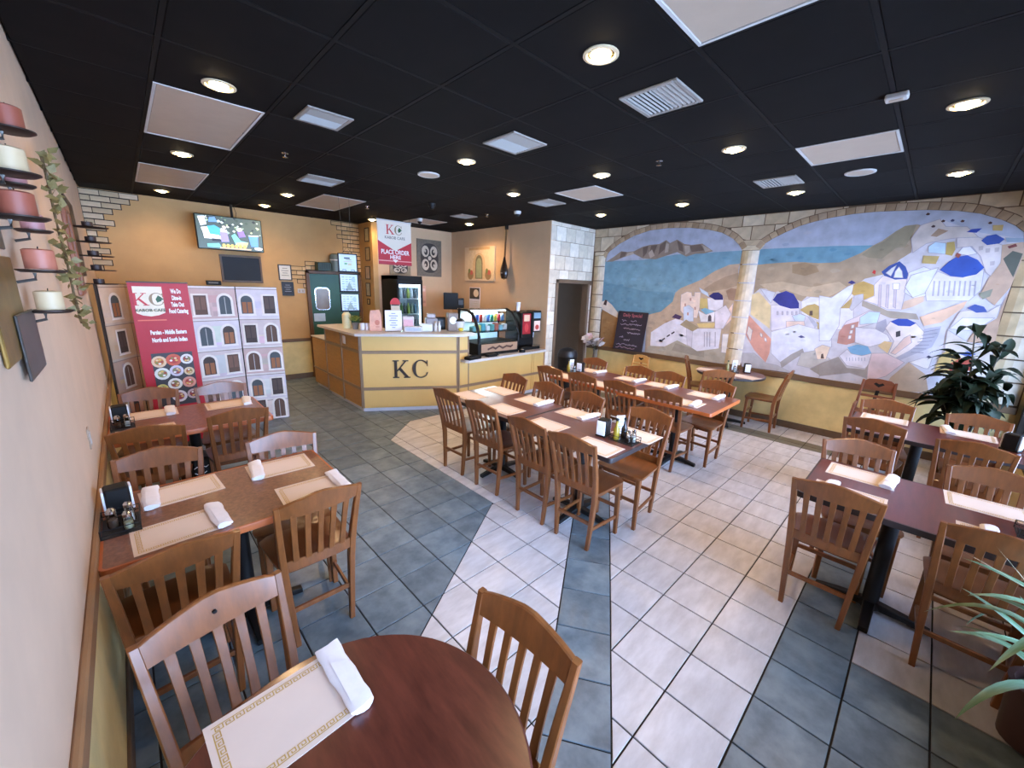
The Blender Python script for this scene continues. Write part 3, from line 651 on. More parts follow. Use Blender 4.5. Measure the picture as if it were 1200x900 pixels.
def stone(fr, pts, parent, k=0, d=.007, col=None, gap=.006):
    q = inset(pts, gap) if gap else pts
    if not q: return
    n = len(q); a = sum(q[i][0]*q[(i+1)%n][1]-q[(i+1)%n][0]*q[i][1] for i in range(n))
    if a < 0: q = q[::-1]
    cx = sum(p[0] for p in q)/n; cy = sum(p[1] for p in q)/n; o = fr.p(cx,cy); mb = MB()
    vs = [fr.p(x,y)-o for x,y in q]+[fr.p(x,y,d)-o for x,y in q]
    mb.add(vs, [tuple(range(n,2*n))]+[(i,(i+1)%n,(i+1)%n+n,i+n) for i in range(n)], col or STC[k%4])
    mb.build('stone', stone_m, parent, o, smooth=0)
def raw_stone(fr, pts, parent, k, d=.007, col=None):     # may be concave: no inset clipping
    stone(fr, pts, parent, k, d, col, gap=0)
def arch_out(A, t):                                      # the arch line pushed outwards by t
    out = []
    for i,(x,y) in enumerate(A):
        p = A[max(i-1,0)]; q = A[min(i+1,len(A)-1)]; l = math.hypot(q[0]-p[0],q[1]-p[1])
        out.append((x-(q[1]-p[1])/l*t, min(y+(q[0]-p[0])/l*t, H)))
    return out
def resample(A, n):
    L = [0]
    for p,q in zip(A,A[1:]): L.append(L[-1]+math.hypot(q[0]-p[0],q[1]-p[1]))
    out = []
    for k in range(n+1):
        s = L[-1]*k/n; i = max(j for j in range(len(L)) if L[j] <= s+1e-9); i = min(i, len(A)-2)
        t = (s-L[i])/(L[i+1]-L[i]); out.append((A[i][0]+(A[i+1][0]-A[i][0])*t, A[i][1]+(A[i+1][1]-A[i][1])*t))
    return out
kk = 0
outer = []
for A, n in ((ARCH1,26),(ARCH2,28)):
    I = resample(A, n); O = arch_out(I, .085); outer += O[1:-1]
    for i in range(n):
        kk += 1; stone(FR_R, [I[i],I[i+1],O[i+1],O[i]], wall_right, kk*7, .009, [(176,150,122),(188,164,134),(164,138,110),(182,158,132)][(kk*5)%4], .004)
def arch_z(a):
    for p,q in zip(outer, outer[1:]):
        if p[0] <= a <= q[0] and q[0] > p[0]: return p[1]+(q[1]-p[1])*(a-p[0])/(q[0]-p[0])
    return 2.6
for row,(z0,z1,off) in enumerate(((2.855,3.008,0.),(2.60,2.855,.14))):
    a = -2.45+off-.29
    while a < 3.19:
        a0, a1 = max(a+.006,-2.449), min(a+.284,3.19); a += .29
        if a1-a0 < .03: continue
        bot = [(a0+(a1-a0)*t/6, max(z0+.006, arch_z(a0+(a1-a0)*t/6)+.006)) for t in range(7)]
        bot = [b for b in bot if b[1] < z1-.012]
        if len(bot) < 2 or bot[-1][0]-bot[0][0] < .03: continue
        kk += 1; raw_stone(FR_R, bot+[(bot[-1][0],z1-.005),(bot[0][0],z1-.005)], wall_right, kk*3, .007)
CZ = [.80,1.05,1.295,1.54,1.787,2.05,2.318,2.52]
for c0, c1, cap in ((-2.42,-2.172,0),(.215,.452,1),(2.885,3.19,1)):
    for k,(z0,z1) in enumerate(zip(CZ,CZ[1:])):
        n = 5; mb = MB(); wj = (c1-c0)
        cc = (c0+c1)/2; o = FR_R.p(cc,(z0+z1)/2)
        for i in range(n):
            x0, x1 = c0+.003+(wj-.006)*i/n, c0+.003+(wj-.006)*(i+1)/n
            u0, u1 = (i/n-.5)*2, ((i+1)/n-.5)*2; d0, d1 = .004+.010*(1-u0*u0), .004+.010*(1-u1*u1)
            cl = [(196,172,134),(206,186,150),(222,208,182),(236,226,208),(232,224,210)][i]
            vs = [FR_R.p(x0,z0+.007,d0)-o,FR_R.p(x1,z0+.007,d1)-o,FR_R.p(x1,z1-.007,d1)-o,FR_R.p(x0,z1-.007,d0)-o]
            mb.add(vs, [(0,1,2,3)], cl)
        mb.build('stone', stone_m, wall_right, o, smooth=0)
    if cap:
        raw_stone(FR_R, [(c0-.004,2.52),(c1+.004,2.52),(c1+.05,2.585),(c0-.03,2.585)], wall_right, 2, .008, (216,200,172))
        raw_stone(FR_R, [(c0-.03,2.588),(c1+.05,2.588),(c1+.05,2.66),(c0-.02,2.66)], wall_right, 1, .006)
    else: raw_stone(FR_R, [(c0,2.524),(c1+.03,2.524),(c1+.04,2.585),(c0,2.585)], wall_right, 2, .008, (216,200,172))
# stone-block paint on the doorway wall
FR_D = Frame((0,Y4,0),(1,0,0),(0,0,1)); WST = [(214,202,184),(206,194,174),(222,212,196),(198,186,168)]
z = 0.; row = 0
while z < H-.02:
    z1 = min(z+.245, H-.004)
    if z1 <= DZ+.06 and z < DZ: xs = [X3+.004, DX0-.048]; segs = [(xs[0], xs[1])] if row%2 else [(xs[0],xs[0]+.09),(xs[0]+.09,xs[1])]
    else:
        segs = []; x = X3+.004-(.13 if row%2 else 0)
        while x < XR-.02: segs.append((max(x,X3+.004), min(x+.27,XR-.016))); x += .27
    zz0 = z if (segs[-1][1] < DX0 or z > DZ+.04) else DZ+.048
    for a,b in segs:
        if b-a < .02 or z1-zz0 < .03: continue
        row += 0; kk += 1; stone(FR_D, [(a,zz0 if a > DX0-.06 or zz0==z else z),(b,zz0 if a > DX0-.06 or zz0==z else z),(b,z1),(a,z1)], wall_door, kk*5, .006, WST[(kk*3)%4], .004)
    if segs[-1][1] < DX0: kk += 1; stone(FR_D, [(DX1+.046,z),(XR-.016,z),(XR-.016,z1),(DX1+.046,z1)], wall_door, kk, .006, WST[kk%4], .004)
    z = z1; row += 1
# painted brick patches on the back wall
FR_B = Frame((0,YB,0),(1,0,0),(0,0,1))
mort = Art(FR_B, .0004, .00002)
BRC = [(222,204,178),(212,192,160),(228,212,190),(204,184,152)]
CRB = [(206,184,152),(196,174,140),(212,192,162),(190,168,136)]
def patch(xa, xb, za, zb, keep, cols=BRC):
    global kk
    r = 0; z = zb
    while z > za:
        x = xa-(.1 if r%2 else 0)
        while x < xb:
            a, b = max(x,xa), min(x+.2,xb)
            if b-a > .04 and keep((a+b)/2, z-.035):
                kk += 1; mort.rect(a-.007,z-.077,b+.007,z+.007,(52,42,34)); stone(FR_B,[(a,z-.07),(b,z-.07),(b,z),(a,z)], wall_back, 0, .003, cols[(kk*3)%4], .004)
            x += .2
        z -= .078; r += 1
patch(XL, -1.2, 1.95, H-.01, lambda x,z: x < XL+.10+.46*max(0,(z-2.0))**2.6, CRB)
TANB = [(214,178,128),(206,168,116),(218,184,136),(200,162,112)]
patch(1.15, XJ, 1.98, H-.01, lambda x,z: x > XJ-.10-.42*max(0,(z-2.1)/.9)**1.3, TANB)
patch(.36, .62, 1.78, 2.12, lambda x,z: x > .62-.10-.5*abs(z-1.75) , TANB)
patch(.62, .95, 2.06, 2.22, lambda x,z: x < .9-(z-2.06)*.8, TANB)
mo = mort.build('brick_mortar', paint_mat('mortar_paint',.8,.1), wall_back)

# ---- ceiling fittings ------------------------------------------------------------------------------
def ceil_panel(i, j0, j1, label):
    x0, x1 = .19+.613*i, .19+.613*(i+1); y0, y1 = -1.365+.62*j0, -1.365+.62*(j1+1)
    y0 = max(y0, YF)
    t = thing('light_panel', label, 'light panel', ((x0+x1)/2,(y0+y1)/2,H), group='white lay-in light panels')
    a, b = (x1-x0)/2-.012, (y1-y0)/2-.012
    MB().box(-a,-b,-.004,a,-b+.016,.02).box(-a,b-.016,-.004,a,b,.02).box(-a,-b+.016,-.004,-a+.016,b-.016,.02).box(a-.016,-b+.016,-.004,a,b-.016,.02).build('frame', M['white'], t)
    MB().box(-a+.016,-b+.016,0,a-.016,b-.016,.02,.004).build('diffuser', M['lens'], t)
ceil_panel(-3,4,5,'large unlit white ceiling light panel nearest the left wall')
ceil_panel(-3,8,9,'white ceiling panel above the television end of the left wall')
ceil_panel(0,8,9,'white ceiling panel above the hanging menu boards')
ceil_panel(3,3,3,'square white ceiling panel over the second table row')
ceil_panel(3,-1,-1,'square white ceiling panel on the mural side of the room')
ceil_panel(-1,-2,-1,'white ceiling panel cut off by the top edge of the photo')
ceil_panel(3,9,9,'white ceiling panel behind the hanging red banner')
slat_m = mat('vent_slat',(140,132,124),.5,var=.03); dark_m = mat('vent_dark',(38,36,36),.8,var=.05)
def vent(x, y, s, label, lou=True):
    t = thing('ceiling_vent', label, 'vent', (x,y,H), group='ceiling air vents')
    a = s/2; b = a-.028
    MB().box(-a,-a,-.012,a,-b,0,.003).box(-a,b,-.012,a,a,0,.003).box(-a,-b,-.012,-b,b,0,.003).box(b,-b,-.012,a,b,0,.003).build('frame', slat_m, t)
    MB().box(-b,-b,-.003,b,b,-.001).build('backing', dark_m, t)
    n = 11; sm = MB().add([(-b,-.011,-.003),(b,-.011,-.003),(b,.006,-.011),(-b,.006,-.011),(-b,-.010,-.0045),(b,-.010,-.0045),(b,.007,-.0125),(-b,.007,-.0125)],[(0,1,2,3),(7,6,5,4),(0,4,5,1),(2,6,7,3)]).mesh('slat', slat_m, 0)
    for k in range(n):
        o = link('slat', sm, t, (0,-b+2*b*(k+.5)/n,0))
        if lou and k >= n//2: o.rotation_euler = (-.75,0,0)
vent(-.73,.90,.31,'air vent beside the large white panel, nearest the left wall')
vent(.515,.22,.37,'square air vent in the middle of the black ceiling')
vent(.56,-1.0,.36,'large two-way louvred air vent beside the brightest downlight')
vent(2.41,1.55,.37,'air vent behind the square white panel over the second table row')
vent(-.1,2.83,.40,'air vent between the left wall and the hanging menus')
vent(3.04,-1.03,.37,'air vent over the mural tables, right side',)
vent(2.39,3.40,.33,'small air vent above the counter')
bulb_m = mat('bulb_warm',(255,226,170),.4,var=0,emit=45.)
ring_m = mat('downlight_ring',(226,206,170),.35,metal=.2,var=.03)
refl_m = mat('downlight_reflector',(216,176,110),.25,metal=.7,var=.03)
DL = [(-1.347,.874,'near the left wall beside the large white panel'),(-1.351,2.848,'between the two white panels along the left wall'),(-1.36,5.28,'in the far left corner over the brick paint'),
 (-.116,5.29,'just above the television'),(-.12,4.06,'between the television and the middle of the room'),(-.072,-1.0,'largest and brightest, top middle of the photo'),
 (.56,.92,'left of the white round speaker in the middle of the ceiling'),(1.731,.213,'between the two table rows, lit'),(1.77,1.545,'left of the small vent, over the counter end of the tables'),
 (3.593,1.486,'near the doorway wall'),(2.986,4.017,'over the glass display case'),(1.60,5.16,'at the pillar behind the red banner'),(3.55,.19,'above the left mural arch'),
 (1.795,-2.28,'large one at the right, over the right-hand tables'),(1.758,-1.02,'to the right of the sprinkler in the middle right'),(3.659,-1.048,'above the middle mural column'),(3.676,-2.295,'at the right edge above the right mural arch')]
for x,y,lb in DL:
    t = thing('downlight', 'round recessed downlight '+lb, 'downlight', (x,y,H), group='recessed ceiling downlights')
    MB().lathe([(.088,0),(.088,-.006),(.072,-.009),(.066,0),(.066,.004)],seg=24).build('trim_ring', ring_m, t)
    MB().lathe([(.066,.003),(.058,.03)],seg=24).build('reflector', refl_m, t)
    MB().lathe([(.0,-.026),(.026,-.023),(.046,-.010),(.053,.006),(.03,.026)],seg=20).build('bulb', bulb_m, t)
    ld = bpy.data.lights.new('downlight_glow','SPOT'); ld.energy = LAMP*(.8 if y > 4.9 else 1.6 if y > 3.9 else 1.); ld.color = LAMPCOL; ld.spot_size = 2.65; ld.spot_blend = .8; ld.shadow_soft_size = .05
    lo = bpy.data.objects.new('downlight_glow', ld); COL.objects.link(lo); lo.parent = t; lo.location = (0,0,-.032)
for x,y,lb in ((.582,1.606,'round white ceiling speaker near the middle of the room'),(3.124,-1.66,'round white ceiling speaker on the mural side')):
    t = thing('ceiling_speaker', lb, 'speaker', (x,y,H)); MB().lathe([(.115,0),(.115,-.008),(.105,-.012),(.1,-.010)],seg=28).build('ring', M['white'], t); MB().lathe([(.1,-.0095),(.06,-.013),(0,-.014)],seg=28).build('grille', M['lens'], t)
chrome = mat('chrome',(200,200,204),.18,metal=1.,var=.02)
for x,y,lb in ((-.687,2.013,'small sprinkler head near the left vents'),(1.66,-.44,'sprinkler head on the right of the ceiling'),(2.49,2.91,'sprinkler head beyond the dome camera'),(.943,3.906,'sprinkler head near the red banner')):
    t = thing('sprinkler_head', lb, 'sprinkler', (x,y,H)); MB().lathe([(.03,0),(.03,-.006),(.012,-.01),(.01,-.035)],seg=12).build('body', chrome, t); MB().lathe([(.024,-.038),(.024,-.041),(.004,-.046)],seg=12).build('deflector', chrome, t)
for x,y,lb,c in ((2.62,2.34,'white dome security camera over the counter','white'),(2.10,4.32,'white security camera beside the red banner','white'),(1.46,2.92,'black dome security camera left of the others','black')):
    t = thing('security_camera', lb, 'camera', (x,y,H)); MB().lathe([(.055,0),(.055,-.03),(.045,-.045)],seg=18).build('housing', M[c], t); MB().lathe([(.04,-.044),(.036,-.065),(.02,-.08),(0,-.084)],seg=18).build('dome', M['black'], t)
t = thing('motion_sensor','small white box sensor stuck to the black ceiling','sensor',(1.38,-2.0,H)); MB().box(-.035,-.05,-.03,.035,.05,0,.006).build('case', M['white'], t); MB().box(-.02,-.03,-.034,.02,.03,-.029,.003).build('lens', M['lens'], t)
# ================================================================== FURNITURE
wood = mat('chair_wood',(124,71,33),.36,var=.26,scale=5.,stretch=(6,6,.8),rand=.10,coat=.25)
wood_seat = mat('chair_seat_wood',(112,60,26),.33,var=.22,scale=4.,stretch=(7,1,1),rand=.10,coat=.3)
def make_chair():
    t = thing('dining_chair','','chair')
    # seat: a saddled board
    n = 10; top = []; bot = []
    for j in range(n+1):
        v = j/n; w = .185+.028*v
        for i in range(n+1):
            u = i/n*2-1; y0 = .0+.385*v
            e = abs(u)**6*(.03 if v > .5 else .012); y = y0-(e if v > .5 else -e)*abs(2*v-1)**2
            x = u*w*(1-.05*abs(2*v-1)**8)
            dip = .013*(1-u*u)**.8*math.sin(PI*min(1,v*1.02))*(1-.35*math.exp(-(u*7)**2)*(v>.45))
            edge = .006*(abs(u)**12+abs(2*v-1)**12)
            top.append((x,y,.470-dip-edge)); bot.append((x*.97,.193+(y-.193)*.97,.438))
    N = (n+1)**2; q = lambda i,j: j*(n+1)+i; fs = []
    for j in range(n):
        for i in range(n): fs += [(q(i,j),q(i+1,j),q(i+1,j+1),q(i,j+1)), (N+q(i,j),N+q(i,j+1),N+q(i+1,j+1),N+q(i+1,j))]
    ring = [q(i,0) for i in range(n)]+[q(n,j) for j in range(n)]+[q(i,n) for i in range(n,0,-1)]+[q(0,j) for j in range(n,0,-1)]
    fs += [(ring[k],N+ring[k],N+ring[(k+1)%len(ring)],ring[(k+1)%len(ring)]) for k in range(len(ring))]
    MB().add(top+bot, fs).build('seat', wood_seat, t, smooth=50)
    def post(z):                                   # centre line of a back post (half width, y)
        a = z/.87; return (.143+.05*a, .012*math.sin(PI*min(1,a*1.1)*.9)-.10*max(0,(z-.40)/.47)**1.35)
    for s in (-1,1):
        P = [(s*post(z)[0],post(z)[1],z) for z in (0,.12,.26,.40,.5,.6,.7,.79,.865)]
        MB().sweep(P,[.026,.028,.030,.033,.033,.031,.029,.027,.025],[.030,.034,.038,.042,.040,.036,.032,.028,.024]).build('back_post', wood, t)
        MB().sweep([(s*.176,.346,0),(s*.174,.340,.25),(s*.172,.336,.44)],[.028,.033,.038],[.028,.033,.038]).build('front_leg', wood, t)
        MB().sweep([(s*.152,.014,.165),(s*.174,.340,.150)],.016,.026,X=(1,0,0),Y=(0,0,1)).build('side_stretcher', wood, t)
    MB().sweep([(-.150,.010,.21),(.150,.010,.21)],.018,.026,X=(0,1,0),Y=(0,0,1)).build('rear_stretcher', wood, t)
    MB().sweep([(-.174,.341,.235),(.174,.341,.235)],.018,.026,X=(0,1,0),Y=(0,0,1)).build('front_stretcher', wood, t)
    MB().sweep([(-.17,.324,.418),(.17,.324,.418)],.018,.042,X=(0,1,0),Y=(0,0,1)).build('apron', wood, t)
    # crest rail: arched top, bowed backwards
    m = 16; vs = []; hx = post(.82)[0]-.008
    for k in range(m+1):
        u = k/m*2-1; x = u*hx; bow = -.018*(1-u*u); yb, yt = post(.79)[1]+bow, post(.865)[1]+bow
        zt = .866+.036*(1 if abs(u) < .12 else max(0,(1-abs(u))/.88)**.85 if abs(u) < 1 else 0); zb = .796-.006*(1-u*u)
        th = .011
        vs += [(x,yb-th,zb),(x,yb+th,zb),(x,yt+th,zt-.004),(x,yt+th*.5,zt),(x,yt-th*.5,zt),(x,yt-th,zt-.004)]
    fs = [(k*6+i,k*6+6+i,k*6+6+(i+1)%6,k*6+(i+1)%6) for k in range(m) for i in range(6)]+[(0,1,2,3,4,5),tuple(range(m*6,m*6+6))[::-1]]
    MB().add(vs, fs).build('crest_rail', wood, t)
    hx2 = post(.52)[0]-.012
    MB().sweep([(-hx2,post(.52)[1],.488),(-hx2*.4,post(.52)[1]-.008,.488),(hx2*.4,post(.52)[1]-.008,.488),(hx2,post(.52)[1],.488)],.018,.060,X=(0,1,0),Y=(0,0,1)).build('lower_rail', wood, t)
    for k in range(5):
        u = (k-2)/3.0; P = []
        for z in (.51,.585,.66,.72,.804):
            P.append((u*post(z)[0]*.99, post(z)[1]-.016*(1-u*u)-.004, z))
        MB().sweep(P,[.030,.027,.026,.027,.030],.012).build('slat', wood, t)
    return t
CH0 = make_chair(); CH_USED = [False]
def chair(cx, cy, ang, label, group):
    """cx,cy: middle of the top of the backrest; ang: direction the sitter faces (deg, 0 = +X, 90 = +Y)"""
    a = math.radians(ang); x, y = cx+.10*math.cos(a), cy+.10*math.sin(a); rz = a-PI/2
    o = CH0 if not CH_USED[0] else dup(CH0)
    CH_USED[0] = True; o.location = (x,y,0); o.rotation_euler = (0,0,rz); o['label'] = label; o['group'] = group
    return o
ordn = ['first','second','third','fourth']
for k,(y,a) in enumerate(((.76,2),(.23,2),(-.355,0),(-.80,2))):
    chair(.195 if k < 2 else .175, y, a, 'wooden slat-back chair on the blue-tile side of the middle table, %s from the counter'%ordn[k], 'chairs of the middle table row')
for k,(y,a) in enumerate(((.85,178),(.33,180),(-.18,178),(-.85,181))):
    chair(1.24 if k < 3 else 1.225, y, a, 'orange-lit wooden chair across the middle table from the aisle, %s from the counter'%ordn[k], 'chairs of the middle table row')
for k,(y,a) in enumerate(((.95,2),(.43,2),(-.09,0),(-.605,2))):
    chair(1.945, y, a, 'wooden chair on the near side of the second table row, %s from the counter'%ordn[k], 'chairs of the second table row')
for k,(y,x,a) in enumerate(((.95,3.0,182),(.22,2.97,180),(-.21,2.955,182),(-.80,2.93,176))):
    chair(x, y, a, 'wooden chair on the mural side of the second table row, %s from the counter'%ordn[k], 'chairs of the second table row')
chair(4.50,.25,-72,'wooden chair by the mural on the far side of the small round table','chairs of the small round table')
chair(3.68,-.55,40,'wooden chair turned towards the small round table, half hidden by the second row','chairs of the small round table')
chair(4.52,-1.19,92,'wooden chair with its back to the right, drawn away from the small round table','chairs of the small round table')
LG = 'chairs of the left wall tables'
chair(-1.938,-.583,94,'wooden chair tucked against the wall in front of the nearer left table',LG)
chair(-1.391,-.498,90,'wooden chair with visible legs on the aisle corner of the nearer left table',LG)
chair(-1.927,.60,-100,'wooden chair with blue glare, far side of the nearer left table, wall end',LG)
chair(-1.317,.445,-101,'wooden chair with blue-white glare, far side of the nearer left table, aisle end',LG)
chair(-1.962,1.125,84,'wooden chair tucked in front of the further left table, wall end',LG)
chair(-1.423,1.20,92,'wooden chair in front of the further left table, aisle end',LG)
chair(-1.90,2.345,-98,'wooden chair before the red sign at the further left table, wall end',LG)
chair(-1.387,2.245,-94,'wooden chair before the printed screen at the further left table, aisle end',LG)
hc_ = chair(-1.881,-.975,-79,'nearest wooden chair with a round hole in its top rail at the round foreground table','chairs of the round foreground table')
MB().tube([(.0,-.096,.846),(.0,-.0855,.846)],.0065,12).build('screw_hole', M['black'], hc_)
chair(-1.176,-1.688,184,'wooden chair seen from above at the right of the round foreground table','chairs of the round foreground table')
RG = 'chairs of the right-hand tables'
chair(.705,-2.205,0,'wooden chair with its back to the camera at the nearer right table, left one',RG)
chair(.708,-2.80,-2,'wooden chair behind the spiky plant at the nearer right table',RG)
chair(1.716,-2.188,198,'wooden chair with pale glare facing the camera at the nearer right table, left one',RG)
chair(1.745,-2.83,184,'wooden chair facing the camera at the nearer right table, cut by the right edge',RG)
chair(2.497,-2.211,-4,'wooden chair with its back to the camera at the further right table, left one',RG)
chair(2.366,-2.78,-5,'wooden chair with its back to the camera at the further right table, right one',RG)
chair(3.48,-2.232,185,'wooden chair in front of the high chair at the further right table',RG)
chair(3.48,-2.843,184,'wooden chair under the big palm at the further right table',RG)

# ---- tables ----------------------------------------------------------------------------------------
lam_brown = mat('laminate_brown_speckle',(134,88,66),.35,col2=(104,66,50),scale=60,detail=2,coat=.2)
lam_mahog = mat('laminate_mahogany',(104,48,40),.28,col2=(84,36,32),scale=4.,stretch=(1,7,1),coat=.3)
lam_row = mat('laminate_dark_walnut',(110,60,44),.28,col2=(88,46,36),scale=4.,stretch=(7,1,1),coat=.3)
lam_round = mat('laminate_round_mahogany',(104,52,40),.3,col2=(74,34,27),scale=5.,stretch=(6,1.2,1),coat=.25)
edge_orange = mat('edge_orange_wood',(176,92,44),.35,var=.15,stretch=(1,1,6)); edge_dark = mat('edge_dark',(44,34,34),.4,var=.1); edge_wood = mat('edge_red_brown',(84,40,32),.35,var=.1)
def rounded(x0,y0,x1,y1,r,n=4):
    out = []
    for cx,cy,a in ((x1-r,y0+r,-90),(x1-r,y1-r,0),(x0+r,y1-r,90),(x0+r,y0+r,180)):
        for i in range(n+1):
            t = math.radians(a+90*i/n); out.append((cx+r*math.cos(t),cy+r*math.sin(t)))
    return out
def pedestal(t, x, y, foot=.27, col=.04, ang=0., hz=.725):
    MB().lathe([(col*1.5,.03),(col,.07),(col,.68),(col*1.3,.70)],(x,y,0),14).build('column', M['blackm'], t)
    mb = MB()
    for k in range(4):
        a = ang+k*PI/2; ca, sa = math.cos(a), math.sin(a)
        mb.sweep([(x+ca*.02,y+sa*.02,.045),(x+ca*foot*.6,y+sa*foot*.6,.036),(x+ca*foot,y+sa*foot,.018)],[.06,.05,.045],[.05,.036,.03],X=(-sa,ca,0),Y=(0,0,1))
    mb.build('base', M['blackm'], t)
    mp = MB(); mp.box(x-.17,y-.02,hz-.03,x+.17,y+.02,hz,.004).box(x-.02,y-.17,hz-.03,x+.02,y+.17,hz,.004); mp.build('mounting_plate', M['blackm'], t)
def table(x0,y0,x1,y1,label,top,edge,peds,th=.035,r=.02,group=None,inl=.012):
    cx, cy = (x0+x1)/2, (y0+y1)/2; t = thing('dining_table', label, 'table', (cx,cy,0), group=group)
    a, b = (x1-x0)/2, (y1-y0)/2
    MB().prism(rounded(-a+inl,-b+inl,a-inl,b-inl,r),.726,.760).build('tabletop', top, t)
    o = rounded(-a,-b,a,b,r+inl*.6); i_ = rounded(-a+inl,-b+inl,a-inl,b-inl,r); n = len(o)
    vs = [(x,y,.726) for x,y in o]+[(x,y,.755) for x,y in o]+[(x*.997,y*.997,.7598) for x,y in o]+[(x,y,.7598) for x,y in i_]+[(x,y,.726) for x,y in i_]
    MB().add(vs,[(k*n+i,k*n+(i+1)%n,(k+1)*n+(i+1)%n,(k+1)*n+i) for k in range(4) for i in range(n)]+[(4*n+i,4*n+(i+1)%n,(i+1)%n,i) for i in range(n)]).build('edge_band', edge, t)
    for px,py in peds: pedestal(t, px-cx, py-cy)
    return t
def round_table(cx,cy,r,label,top,edge,foot=.3):
    t = thing('round_table', label, 'table', (cx,cy,0))
    MB().lathe([(0,.726),(r-.008,.726),(r-.008,.760),(0,.760)],seg=56).build('tabletop', top, t, smooth=30)
    MB().lathe([(r-.008,.726),(r,.732),(r,.754),(r-.006,.7599),(r-.009,.7599)],seg=56).build('edge_band', edge, t)
    pedestal(t,0,0,foot,.042,.5); return t
table(XL+.02,-.36,-1.16,.37,'brown speckled table against the left wall, nearer one',lam_brown,edge_orange,[(-1.67,0.)])
table(XL+.02,1.29,-1.17,2.06,'brown speckled table against the left wall, before the red sign',lam_brown,edge_orange,[(-1.67,1.80)])
table(.30,-1.06,1.00,-.07,'near half of the long dark table in the middle row',lam_row,edge_dark,[(.65,-.58)])
table(.325,-.066,1.03,.985,'counter-side half of the long dark table in the middle row',lam_row,edge_dark,[(.68,.45)])
table(1.955,-1.10,2.80,-.05,'near half of the second table row with an orange wood edge',lam_row,edge_orange,[(2.38,-.6)])
table(1.985,-.046,2.83,1.02,'far half of the second table row by the doorway',lam_row,edge_orange,[(2.4,.5)])
table(.785,-3.12,1.53,-2.02,'mahogany table at the right, nearest the spiky plant',lam_mahog,edge_dark,[(1.15,-2.45)])
table(2.55,-3.12,3.31,-2.02,'mahogany table at the right, under the big palm',lam_mahog,edge_dark,[(2.93,-2.5)])
round_table(4.36,-.48,.45,'small round table against the mural',lam_row,edge_dark)
round_table(-1.722,-1.678,.415,'round mahogany wood-grain table in the foreground',lam_round,edge_wood,.26)

# ---- placemats and napkin rolls --------------------------------------------------------------------
paper = mat('placemat_paper',(224,204,190),.75,var=.03); gold = mat('placemat_gold',(196,158,84),.6,var=.05)
napkin_m = mat('napkin_white',(236,232,236),.8,var=.04,scale=30,bump=.1)
MW, MD = .335, .238
def key_border():
    mb = MB(); z = .0022; w = .0026
    def seg(x0,y0,x1,y1):
        if x0 > x1: x0,x1 = x1,x0
        if y0 > y1: y0,y1 = y1,y0
        mb.add([(x0-w/2,y0-w/2,z),(x1+w/2,y0-w/2,z),(x1+w/2,y1+w/2,z),(x0-w/2,y1+w/2,z)],[(0,1,2,3)])
    def unit(fx, L, h):                            # a run of Greek key of length L, height h
        n = round(L/.0235); s = L/n
        for k in range(n):
            P = [(0,0),(0,h),(.72,h),(.72,h*.34),(.34,h*.34),(.34,h*.68)]
            P = [(k*s+px*s,py) for px,py in P]
            for a,b in zip(P,P[1:]): seg(*fx(*a),*fx(*b))
            a,b = (k*s,0),(k*s+s,0) ; seg(*fx(*a),*fx(*b))
    x0,y0 = -MW/2+.016, -MD/2+.016; h = .0145
    unit(lambda a,b:(x0+a,y0+b), MW-.032, h); unit(lambda a,b:(-x0-a,-y0-b), MW-.032, h)
    unit(lambda a,b:(x0+b,-y0-h-a-.004), MD-.032-2*h-.008, h); unit(lambda a,b:(-x0-b,y0+h+a+.004), MD-.032-2*h-.008, h)
    return mb.mesh('key_border', gold, 0)
sheet_me = MB().box(-MW/2,-MD/2,0,MW/2,MD/2,.0016).mesh('sheet', paper, 0); key_me = key_border()
def napkin_mesh(seed):
    rnd = random.Random(seed); vs = []; n = 9; seg = 12
    for k in range(n):
        y = (k/(n-1)-.5)*.250; s = 1+.06*math.sin(k*1.7+seed)+(-.08 if k in (0,n-1) else 0)
        for i in range(seg):
            a = 2*PI*i/seg; r = 1+.07*math.sin(3*a+k*.6+seed)
            vs.append((.033*s*r*math.cos(a)*(1+.10*k/n), y+.006*math.sin(2*a+seed), max(.0005,.0125+.0135*s*r*math.sin(a))))
    fs = [(k*seg+i,k*seg+(i+1)%seg,(k+1)*seg+(i+1)%seg,(k+1)*seg+i) for k in range(n-1) for i in range(seg)]+[tuple(range(seg))[::-1],tuple(range((n-1)*seg,n*seg))]
    return MB().add(vs,fs).mesh('paper_wrap', napkin_m, 60)
nap_me = [napkin_mesh(s) for s in range(4)]
flap_me = MB().add([(-.020,-.10,.0262),(.022,-.095,.0258),(.024,.03,.0272),(-.018,.05,.0268)],[(0,1,2,3)]).mesh('loose_flap', napkin_m, 0)
nk = 0
def mat_set(x, y, deg, label, nap=None, ntext=None, ndeg=90):
    """nap: napkin-roll centre offset along the mat's long side"""
    global nk
    a = math.radians(deg); t = thing('placemat', label, 'placemat', (x,y,.7602), a, 'paper placemats')
    link('sheet', sheet_me, t); link('key_border', key_me, t)
    if nap is not None:
        nk += 1; px, py = x+math.cos(a)*nap, y+math.sin(a)*nap
        r = thing('napkin_roll', ntext, 'napkin roll', (px,py,.7622), a+math.radians(ndeg-90)+random.uniform(-.12,.12), 'paper napkin rolls')
        link('paper_wrap', nap_me[nk%4], r); link('loose_flap', flap_me, r)
mat_set(-1.785,-1.415,3,'gold key-bordered placemat on the round foreground table',.145,'rolled white napkin on the round foreground table')
